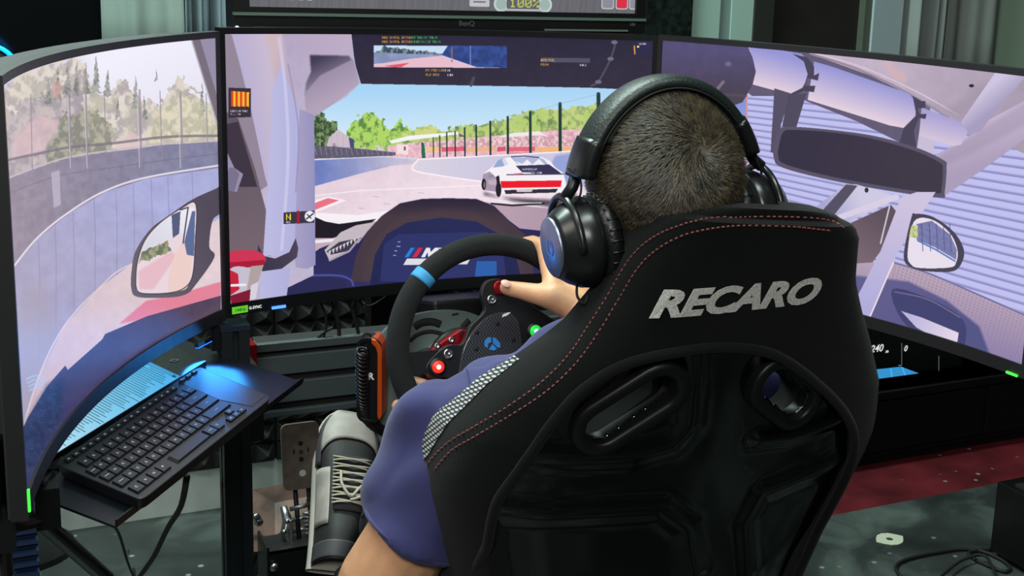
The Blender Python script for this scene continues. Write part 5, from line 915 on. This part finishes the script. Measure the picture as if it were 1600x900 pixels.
# ---------------------------------------------------------------- the driver
SKIN = mat('skin', (198, 148, 112), .5, noise=.05, nscale=25, bump=.12, bscale=500); MATS['skin'].node_tree.nodes['Principled BSDF'].inputs['Subsurface Weight'].default_value = .12; MATS['skin'].node_tree.nodes['Principled BSDF'].inputs['Subsurface Radius'].default_value = (.01,.004,.002)
SHIRT = mat('blue_shirt', (44, 44, 92), .9, noise=.06, nscale=12, bump=.4, bscale=16, sheen=.12)
def B(x, y, z): return Vector((x, y, z+ZF))
HP = at(1040, 338, -.745); rho = math.radians(7); psi = math.radians(-4)
hx = Vector((math.cos(rho)*math.cos(psi), math.cos(rho)*math.sin(psi), math.sin(rho))); hf = Vector((-math.sin(psi), math.cos(psi), -.05)).normalized(); hf = (hf-hx*hf.dot(hx)).normalized(); hz = hx.cross(hf)
HM = Matrix(((hx.x,hf.x,hz.x,HP.x),(hx.y,hf.y,hz.y,HP.y),(hx.z,hf.z,hz.z,HP.z),(0,0,0,1)))
man = thing('person', 'person in a blue t-shirt driving, seen from behind, wearing a headset', 'person', (.01, -.48, .45))
b = MB()
b.ell((0,0,0), (.155,.098,.15), Matrix.Translation(B(.01,-.60,-.29))); b.ell((0,0,0), (.14,.11,.17), Matrix.Translation(B(.01,-.55,-.42))); b.ell((0,0,0), (.165,.13,.10), Matrix.Translation(B(.01,-.47,-.505)))
nb = B(.005,-.66,-.10); b.cap(nb, HM@Vector((0,-.012,-.045)), .058, .057); b.cap(B(-.09,-.640,-.195), B(.11,-.640,-.195), .050, .050)
SL, SR = B(-.175,-.63,-.205), B(.190,-.63,-.205); EL = B(-.283,-.60,-.400); WL = at(700, 700, -.37); ER = B(.285,-.50,-.37); WR = at(918, 503, -.43)
b.cap(SL, EL, .050, .052); b.cap(EL, EL.lerp(WL,.4), .051, .045); b.cap(EL.lerp(WL,.4), WL, .044, .027); b.cap(SR, ER, .050, .040); b.cap(ER, ER.lerp(WR,.35), .042, .042); b.cap(ER.lerp(WR,.35), WR, .042, .0275)
# legs inside the trousers
HPL, HPR = B(-.08,-.45,-.50), B(.10,-.45,-.50); KL, KR = B(-.045,-.12,-.42), B(.19,-.12,-.42); AKL, AKR = B(-.085,.10,-.72), B(.185,.10,-.72)
for h_, k_, a_ in ((HPL,KL,AKL),(HPR,KR,AKR)): b.cap(h_, k_, .072, .052); b.cap(k_, a_, .050, .034)
# head
b.ell((0,-.004,.045), (.0765,.098,.092), HM, 32, 24); b.ell((0,.035,-.035), (.054,.058,.075), HM); b.ell((0,.055,-.075), (.033,.035,.03), HM); b.ell((0,.092,-.012), (.012,.022,.020), HM); b.ell((0,.085,.0), (.007,.014,.028), HM); b.ell((0,.083,-.047), (.022,.012,.008), HM)
b.ell((-.03,.078,.028), (.022,.012,.008), HM); b.ell((.03,.078,.028), (.022,.012,.008), HM)
for s in (-1, 1): b.ell((s*.080,-.002,.0), (.010,.018,.031), HM)
b.ell((0,-.055,-.03), (.056,.045,.07), HM)
# right hand over the rim, thumb pointing left
def fing(pts, rs):
    for p, q, r0, r1 in zip(pts[:-1], pts[1:], rs[:-1], rs[1:]): b.cap(p, q, r0, r1, 14)
ws = WR
mcp = [at(860,424,-.345), at(872,408,-.335), at(886,400,-.328), at(900,400,-.322)]
for m_ in mcp: b.cap(ws.lerp(m_,.06), m_, .024, .0145, 16)
fing([mcp[0], at(850,386,-.298), at(832,378,-.272), at(815,381,-.264)], [.0140,.0118,.0104,.0092])
fing([mcp[1], at(872,378,-.288), at(856,370,-.258), at(842,385,-.246)], [.0135,.0118,.0104,.0092])
fing([mcp[2], at(892,380,-.284), at(878,376,-.254), at(866,394,-.246)], [.013,.0114,.010,.009])
fing([mcp[3], at(908,388,-.282), at(898,388,-.256), at(888,404,-.250)], [.012,.0104,.009,.008])
fing([ws.lerp(mcp[0],.25), at(866,464,-.395), at(842,460,-.375), at(814,454,-.352), at(792,450,-.340)], [.024,.0195,.0155,.0125,.0108])
b.cap(at(866,464,-.395), mcp[0], .016, .013)
# left hand holding the rim low on the left
for k in range(4):
    dz = k*.019; kn = B(-.118-.004*k,-.315,-.285-dz)+Vector((0,0,.012)); b.cap(WL, kn, .022, .013, 14); fing([kn, kn+Vector((-.022,.028,.004)), kn+Vector((-.012,.052,-.002)), kn+Vector((.012,.050,-.004))], [.012,.0105,.0095,.0085])
fing([WL, at(650,668,-.335), at(634,650,-.328), at(622,634,-.324)], [.022,.014,.0115,.0098])
body = b.build('body', SKIN, man, True)
md = body.modifiers.new('r', 'REMESH'); md.mode = 'VOXEL'; md.voxel_size = .0034; md.use_smooth_shade = True; md = body.modifiers.new('sm', 'SMOOTH'); md.factor = .5; md.iterations = 6; apply_mods(body)
body.data.polygons.foreach_set('use_smooth', [True]*len(body.data.polygons)); body.data.materials.clear(); body.data.materials.append(SKIN)
# t-shirt
s = MB(); s.ell((0,0,0), (.185,.125,.19), Matrix.Translation(B(.01,-.60,-.28))); s.ell((0,0,0), (.165,.13,.18), Matrix.Translation(B(.01,-.55,-.43))); s.cap(B(-.13,-.635,-.195), B(.15,-.635,-.195), .066, .066); s.cap(B(-.04,-.66,-.15), B(.05,-.66,-.15), .062, .062)
s.ell((0,0,0), (.175,.085,.095), Matrix.Translation(B(.0,-.635,-.212))); s.cap(SL, SL.lerp(EL,.55), .064, .062, 24); s.cap(SR, SR.lerp(ER,.45), .066, .066, 24); s.ell((0,0,0), (.10,.10,.06), Matrix.Translation(B(-.09,-.585,-.205))); s.cap(at(676,652,-.60), at(640,765,-.585), .046, .053, 24)
d = (EL-SL).normalized(); e1 = SL.lerp(EL,.55); s.tube([e1, e1+d*.035], [.060,.064], 24)
d2 = (ER-SR).normalized(); e2 = SR.lerp(ER,.45); s.tube([e2, e2+d2*.035], [.064,.067], 24)
sh = s.build('t_shirt', SHIRT, man, True); md = sh.modifiers.new('r', 'REMESH'); md.mode = 'VOXEL'; md.voxel_size = .005; md = sh.modifiers.new('sm', 'SMOOTH'); md.factor = .5; md.iterations = 8; apply_mods(sh); sh.data.materials.clear(); sh.data.materials.append(SHIRT)
def cutcuff(c, d_):                          # flatten the sleeve end into a clean hem
    bm = bmesh.new(); bm.from_mesh(sh.data); o0 = Vector(man.location)
    for v in bm.verts:
        w_ = v.co+o0-c; t = w_.dot(d_)
        if t > 0 and (w_-d_*t).length < .10: v.co -= d_*t*.96
    bm.to_mesh(sh.data); bm.free()
cutcuff(e1+d*.032, d); cutcuff(e2+d2*.032, d2)
o0 = Vector(man.location)
NRM = [Vector(q.vector) for q in sh.data.vertex_normals]
for v, nv_0 in zip(sh.data.vertices, NRM):   # soft folds of the cloth
    p = v.co+o0; n_ = .0030*math.sin(p.z*55+p.x*38+3*math.sin(p.y*20))+.0022*math.sin(p.x*70-p.z*40+p.y*30); v.co += nv_0*n_
sh.data.polygons.foreach_set('use_smooth', [True]*len(sh.data.polygons))
BVS = bvh_of(sh, Vector(man.location)); se = []
for p in cat([(722,558),(731,585),(736,620),(738,660)], 8):
    h = BVS.ray_cast(OC, Vector(ray(*p)).normalized())
    if h[0] is not None: se.append(h[0]+h[1]*.0008)
if len(se) > 2: MB().tube(se, .0011, 5).build('shoulder_seam', mat('seam_blue', (44,44,92), .9), sh)
hm = [e1+d*.028+(Matrix.Rotation(k*math.pi/16, 3, d)@(d.orthogonal().normalized()*.0620)) for k in range(32)]; MB().tube(hm, .0022, 6, closed=True).build('sleeve_hem', SHIRT, sh, True)
# trousers
s = MB(); s.ell((0,0,0), (.18,.145,.11), Matrix.Translation(B(.01,-.46,-.50)))
for h_, k_, a_ in ((HPL,KL,AKL),(HPR,KR,AKR)): s.cap(h_, k_, .086, .066, 20); s.cap(k_, k_.lerp(a_,.92), .064, .050, 20)
tr_ = s.build('trousers', mat('dark_trousers', (24, 25, 30), .9, bump=.2), man, True); md = tr_.modifiers.new('r', 'REMESH'); md.mode = 'VOXEL'; md.voxel_size = .007; md = tr_.modifiers.new('sm', 'SMOOTH'); md.iterations = 6; apply_mods(tr_); tr_.data.polygons.foreach_set('use_smooth', [True]*len(tr_.data.polygons))
for s in (-1, 1):
    e = MB().ell((s*.031,.078,.014), (.0115,.0115,.0115), HM, 16, 12).build('eye', mat('eye_white', (225,222,215), .2), man, True); MB().lathe([(.005,.0105),(.003,.0115),(.0001,.0118)], HM@Matrix.Translation((s*.031,.078,.014))@Matrix.Rotation(-math.pi/2, 4, 'X'), 12).build('iris', mat('iris_brown', (50,32,22), .2), e, True)
MB().ell((0,.0925,-.0445), (.019,.005,.0035), HM).ell((0,.0920,-.0505), (.017,.005,.0040), HM).build('lips', mat('lips', (160,92,84), .5), man, True)
for s in (-1, 1): MB().ell((s*.031,.0905,.035), (.017,.004,.003), HM).build('eyebrow', mat('hair_dark', (34,30,26), .8), man, True)
nl = [at(785,447,-.349), at(797,451,-.352)]; MB().ell((0,0,0), (.0075,.0055,.0022), frame3(nl[0]+Vector((.004,-.003,.004)), nl[1]-nl[0], (0,.6,.8))).build('thumbnail', mat('nail', (226,178,164), .25), man, True)
# hair: scalp cap and short strands lying away from the crown whorl
HC = Vector((0,-.004,.045)); HR = Vector((.0790,.1010,.0950))
def hairline(n): # keep back and top of the head, low on the nape, above the ears and brow
    return (n.z > -.44 if n.y < -.35 else (n.z > -.25+.0*n.y if n.y < .35 else n.z > .38)) 
cap_ = MB(); nu, nv_ = 72, 48; ids = {}
for j in range(nv_+1):
    t = math.pi*j/nv_
    for i in range(nu): a_ = 2*math.pi*i/nu; n_ = Vector((math.sin(t)*math.cos(a_), math.sin(t)*math.sin(a_), math.cos(t))); ids[i, j] = (len(cap_.v), n_); cap_.v.append(tuple(HM@Vector((HC.x+HR.x*n_.x*.985, HC.y+HR.y*n_.y*.985, HC.z+HR.z*n_.z*.985))))
for j in range(nv_):
    for i in range(nu):
        q = [ids[i, j], ids[(i+1) % nu, j], ids[(i+1) % nu, j+1], ids[i, j+1]]
        if all(hairline(x[1]) for x in q): cap_.f.append(tuple(x[0] for x in q)); cap_.mi.append(0)
HAIRS = mat('hair_scalp', (62, 55, 45), .8, noise=.25, nscale=60); hc_ = cap_.build('hair_cap', HAIRS, man, True)
bm = bmesh.new(); bm.from_mesh(hc_.data); bmesh.ops.delete(bm, geom=[v for v in bm.verts if not v.link_faces], context='VERTS'); bm.to_mesh(hc_.data); bm.free()
HI = HM.inverted(); od = HI@OC; dd = (HI.to_3x3()@Vector(ray(1100, 232))).normalized(); A_ = od-HC; q1 = Vector((dd.x/HR.x, dd.y/HR.y, dd.z/HR.z)); q0 = Vector((A_.x/HR.x, A_.y/HR.y, A_.z/HR.z)); bq = q0.dot(q1); cq = q0.dot(q0)-1; disc = bq*bq-q1.dot(q1)*cq
WH = (q0+q1*((-bq-math.sqrt(max(disc, 0)))/q1.dot(q1))).normalized() if disc > 0 else Vector((.1,-.7,.7)).normalized()
N_ = 42000; r_ = np.random.default_rng(11); n3 = r_.normal(size=(N_, 3)); n3 /= np.linalg.norm(n3, axis=1)[:, None]; n3 = n3[[bool(hairline(Vector(n))) for n in n3]]; wh = np.array(WH)
keep = r_.random(len(n3)) < np.clip(.35+np.arccos(np.clip(n3@wh, -1, 1))*2.2, 0, 1); n3 = n3[keep]; ang_ = np.arccos(np.clip(n3@wh, -1, 1))
tan = n3*(n3@wh)[:, None]-wh; tan /= np.linalg.norm(tan, axis=1)[:, None]+1e-9; sw_ = np.cross(n3, tan); mixs = np.clip(1-ang_/1.1, .15, 1)[:, None]; dr = tan+sw_*mixs*.8+r_.normal(size=n3.shape)*.28; dr -= n3*np.sum(dr*n3, 1)[:, None]; dr /= np.linalg.norm(dr, axis=1)[:, None]
low = np.clip((n3[:, 2]+.62)/.6, .18, 1); ln = (.0125*low*(.7+.6*r_.random(len(n3))))[:, None]; R3 = np.array(HR); p0_ = np.array(HC)+n3*R3*.985; up_ = n3/R3; up_ /= np.linalg.norm(up_, axis=1)[:, None]
pm = p0_+dr*ln*.45+up_*ln*.34; pe = p0_+dr*ln+up_*ln*(.38+.15*r_.random(len(n3)))[:, None]; sd = np.cross(up_, dr)*.00042
V_ = np.stack([p0_-sd, p0_+sd, pm+sd*.9, pm-sd*.9, pe], 1).reshape(-1, 3); HMn = np.array(HM); V_ = V_@HMn[:3, :3].T+HMn[:3, 3]-np.array(man.location); k = len(n3); base = np.arange(k)*5
me = bpy.data.meshes.new('hair'); faces = np.stack([base, base+1, base+2, base+3], 1).tolist()+np.stack([base+3, base+2, base+4], 1).tolist(); me.from_pydata(V_.tolist(), [], faces); me.materials.append(mat('hair_brown', (56, 48, 34), .5, noise=.4, nscale=90, spec=.6)); ho = bpy.data.objects.new('hair', me); COL.objects.link(ho); ho.parent = man; ho['kind'] = 'stuff'
# ---------------------------------------------------------------- headset
hs = thing('headset', 'black over-ear headset with padded stitched headband on the driver', 'headset', HM@Vector((0,0,0))); LEA = mat('black_leather', (20, 30, 28), .45, bump=.2, bscale=300); CUP = mat('cup_black', (22, 23, 25), .30); 
def hb(a_, rx=.104, rz=.128): return Vector((rx*math.sin(a_), -.004-.012*math.cos(a_), .020+rz*math.cos(a_)))
def band(a0, a1, w_, th, n=40, off=0, pw=2.6):
    mb = MB(); vs = []; m_ = 20
    for i in range(n+1):
        a_ = a0+(a1-a0)*i/n; c = hb(a_); tn = (hb(a_+.01)-hb(a_-.01)).normalized(); nr = Vector((0,1,0)).cross(tn).normalized()*-1; nr = -nr if nr.dot(c-Vector((0,0,.02))) < 0 else nr
        for k_ in range(m_):
            t = 2*math.pi*k_/m_; cy, cn = math.copysign(abs(math.cos(t))**(2/pw), math.cos(t)), math.copysign(abs(math.sin(t))**(2/pw), math.sin(t)); vs.append(HM@(c+nr*(off+th/2*cn)+Vector((0,1,0))*w_/2*cy))
    return mb.add(vs, [(i*m_+k_, i*m_+(k_+1) % m_, (i+1)*m_+(k_+1) % m_, (i+1)*m_+k_) for i in range(n) for k_ in range(m_)]+[tuple(range(m_))[::-1], tuple(n*m_+k_ for k_ in range(m_))])
band(-.98, .98, .052, .018).build('headband', LEA, hs, True); band(-.90, .90, .044, .012, off=-.011).build('headband_cushion', mat('cushion_black', (12,13,13), .7), hs, True)
sm_ = MB()
for i in range(96):
    a_ = -.95+1.9*i/95; c = hb(a_); nr = (c-Vector((0,0,.02))).normalized(); p = c-nr*.0050+Vector((0,-.0262,0)); tn = (hb(a_+.01)-hb(a_)).normalized(); sm_.tube([HM@(p-tn*.0011), HM@(p+tn*.0011)], .0010, 4)
o = sm_.build('band_stitching', mat('dark_thread', (8,9,9), .8), hs); o['kind'] = 'stuff'
for s in (-1, 1):
    band(s*.93, s*1.26, .056, .022, 8).build('band_end', CUP, hs, True)
    e = hb(s*1.26); top = Vector((s*.118,-.010,.040)); arm = MB(); arm.tube([HM@(e-Vector((0,0,-.01))), HM@(e.lerp(top,.5)), HM@top], [.007,.0065,.0065], 10, flat=1.0); ao = arm.build('slider_arm', mat('arm_metal', (40,41,43), .35, .6), hs, True)
    cx_ = s*.118; fk = []
    for k_ in range(25): t = math.pi*k_/24; fk.append(HM@Vector((cx_, -.002+.050*math.cos(t), -.012+.052*math.sin(t))))
    MB().tube(fk, .0042, 8).build('yoke', CUP, hs, True)
    M = HM@Matrix.Translation((s*.080, -.002, -.012))@Matrix.Rotation(s*math.pi/2, 4, 'Y')
    MB().lathe([(.0,.012),(.047,.012),(.050,.018),(.048,.030),(.042,.042),(.036,.050),(.0335,.054),(.0001,.054)], M, 48).build('ear_cup', CUP, hs, True)
    pd_ = MB(); pr_ = []
    for i in range(12): t = 2*math.pi*i/12; pr_.append((.0365+.0145*math.cos(t), .0005+.0125*math.sin(t)))
    pd_.lathe(pr_, M, 56, close=True); pad = pd_.build('ear_pad', mat('pad_leather', (14,15,16), .38, bump=.25, bscale=120), hs, True)
    for i in range(26):
        t = 2*math.pi*i/26; MB().tube([M@Vector((.0495*math.cos(t), .0495*math.sin(t), -.007)), M@Vector((.0502*math.cos(t), .0502*math.sin(t), .006))], .0016, 5).build('pad_wrinkle', mat('pad_leather', (14,15,16), .38), pad, True)
    pl_ = MB().lathe([(.0325,.053),(.0325,.056),(.0310,.0572),(.0001,.0575)], M, 48).build('outer_plate', mat('plate_blue_steel', (150, 156, 180), .38, .9), hs, True)
    g = MB(); 
    for k_ in range(22): a0_ = .5+k_*.24; a1_ = a0_+.24; g.add([M@Vector((r_2*math.cos(q), r_2*math.sin(q), .0582)) for q, r_2 in ((a0_,.0095),(a1_,.0095),(a1_,.0068),(a0_,.0068))], [(0,1,2,3)])
    g.add([M@Vector(p) for p in ((0,-.0012,.0582),(.0085,-.0012,.0582),(.0085,.0012,.0582),(0,.0012,.0582))], [(0,1,2,3)]); g.build('logo', mat('logo_blue', (70,130,210), .3, .3), pl_)
    MB().tube([M@Vector((-.02,.040,.03)), M@Vector((-.022,.047,.032))], .004, 8).build('mic_socket', BLKM, hs, True)
wp = [HM@Vector(p) for p in ((-.112,-.012,.072),(-.104,-.022,.060),(-.106,-.026,.045),(-.112,-.020,.034))]; MB().tube(cat([tuple(p) for p in wp], 5), .0013, 6).build('signal_wire', RUB, hs, True)
wp = [HM@Vector((-p[0], p[1], p[2])) for p in ((-.112,-.012,.072),(-.104,-.022,.060),(-.106,-.026,.045),(-.112,-.020,.034))]; MB().tube(cat([tuple(p) for p in wp], 5), .0013, 6).build('signal_wire', RUB, hs, True)
MB().tube([HM@Vector(p) for p in cat([(-.115,-.012,-.055),(-.118,-.018,-.066),(-.112,-.022,-.074),(-.106,-.018,-.066)], 5)], .0016, 6).build('microphone_stub', RUB, hs, True)
# ---------------------------------------------------------------- sneaker on the left foot, and the other one
def sneaker(label, T, flip=1):
    # shoe frame: x across, y heel->toe (0..0.29), z sole->instep
    t = thing('sneaker', label, 'shoe', T@Vector((0,.14,0)), 'sneakers on the driver\'s feet')
    def W_(v): return .5*(.062+.046*math.sin(min(v*1.12,1)*math.pi*.62)**1.2)*(1 if v < .72 else math.sqrt(max(0, 1-((v-.72)/.283)**2.3)))
    def off(v): return flip*.010*math.sin(v*math.pi)
    def Ht(v): return .030+(.068*(1-v)**.85 if v > .18 else .068*(1-.18)**.85)*1.0+(.012 if v > .8 else .012)
    sole = MB(); up = MB(); n = 28; m_ = 22
    def ring_s(v, k, e=.004): a_ = 2*math.pi*k/m_; c, s_ = math.cos(a_), math.sin(a_); return Vector((off(v)+(W_(v)+e)*math.copysign(abs(c)**.7, c), v*.29, .014+.014*math.copysign(abs(s_)**.5, s_)))
    sole.grid(lambda u, v: T@ring_s(.005+.985*v, u*m_), m_, n, wrap=True); so_ = sole.build('sole', mat('sole_white', (168, 160, 152), .6), t, True)
    def ring_u(v, k, e=0): a_ = math.pi*k; c, s_ = math.cos(a_), math.sin(a_); H_ = Ht(v)*(1 if v < .86 else math.sqrt(max(.03, 1-((v-.86)/.15)**2))); return Vector((off(v)+(W_(v)-.002+e)*math.copysign(abs(c)**.75, c), v*.286+.002, .022+(H_-.022+e)*abs(s_)**.8))
    up.grid(lambda u, v: T@ring_u(.01+.98*v, u), m_, n); up.build('upper', mat('upper_black', (30, 29, 30), .65, bump=.1), t, True)
    GL = mat('upper_white', (158, 148, 144), .55, noise=.06, nscale=30)
    def patch(nm, u0, u1, v0, v1, m, e=.0022, shape=None):
        MB().grid(lambda u, v: T@ring_u(*( (lambda uu, vv: (vv, uu))(u0+(u1-u0)*u, (v0+(v1-v0)*v if shape is None else shape(u, v))) ), e), 16, 10).build(nm, m, t, True, solid=.001)
    patch('toe_box', .14, .86, .74, .985, GL, .0022, lambda u, v: (.78-.10*abs(2*u-1)**2*1.0)+(.985-(.78-.10*abs(2*u-1)**2))*v)
    patch('toe_band', .02, .15, .60, .95, mat('band_grey', (64,62,66), .6), .0030); patch('toe_band', .85, .98, .60, .95, mat('band_grey', (64,62,66), .6), .0030)
    patch('side_panel', .04, .30, .22, .58, GL, .0018); patch('side_panel', .70, .96, .22, .58, GL, .0018); patch('heel_panel', .03, .97, .02, .12, mat('band_grey', (64,62,66), .6), .0018)
    patch('tongue', .36, .64, .30, .66, mat('tongue_dark', (40,38,40), .8), .004)
    for k in range(7):
        v = .34+k*.046; LC = mat('lace_cream', (168, 158, 142), .8)
        for a_, b_, dv in ((.35,.65,.026),(.65,.35,.026)):
            pts = [T@(ring_u(v+dv*q_/4, a_+(b_-a_)*q_/4, .0075+.003*math.sin(q_/4*math.pi))) for q_ in range(5)]; MB().tube(pts, .0030, 6, flat=.5).build('lace', LC, t, True)
    LC = mat('lace_cream', (168, 158, 142), .8)
    for pts in (((.50,.36,.012),(.42,.40,.018),(.36,.46,.014),(.44,.46,.012),(.5,.38,.013)), ((.5,.38,.013),(.56,.46,.014),(.57,.54,.012))): MB().tube([T@Vector(ring_u(float(q_[1]), float(q_[0]), float(q_[2]))) for q_ in cat(pts, 5)], .0026, 6).build('lace', LC, t, True)
    return t
toe, heel = at(546, 642, .215), at(520, 842, .08); yv = (toe-heel).normalized(); xv = Vector((1,0,0)); xv = (xv-yv*xv.dot(yv)).normalized(); zv = xv.cross(yv)
o_ = toe-yv*.285-zv*.035
sneaker('grey and black sneaker with cream laces right of the brake pedal plate', Matrix(((xv.x,yv.x,zv.x,o_.x),(xv.y,yv.y,zv.y,o_.y),(xv.z,yv.z,zv.z,o_.z),(0,0,0,1))), 1)
o2 = o_+Vector((.27,.0,.0)); sneaker('other grey and black sneaker, hidden behind the seat on the right pedal', Matrix(((xv.x,yv.x,zv.x,o2.x),(xv.y,yv.y,zv.y,o2.y),(xv.z,yv.z,zv.z,o2.z),(0,0,0,1))), -1)
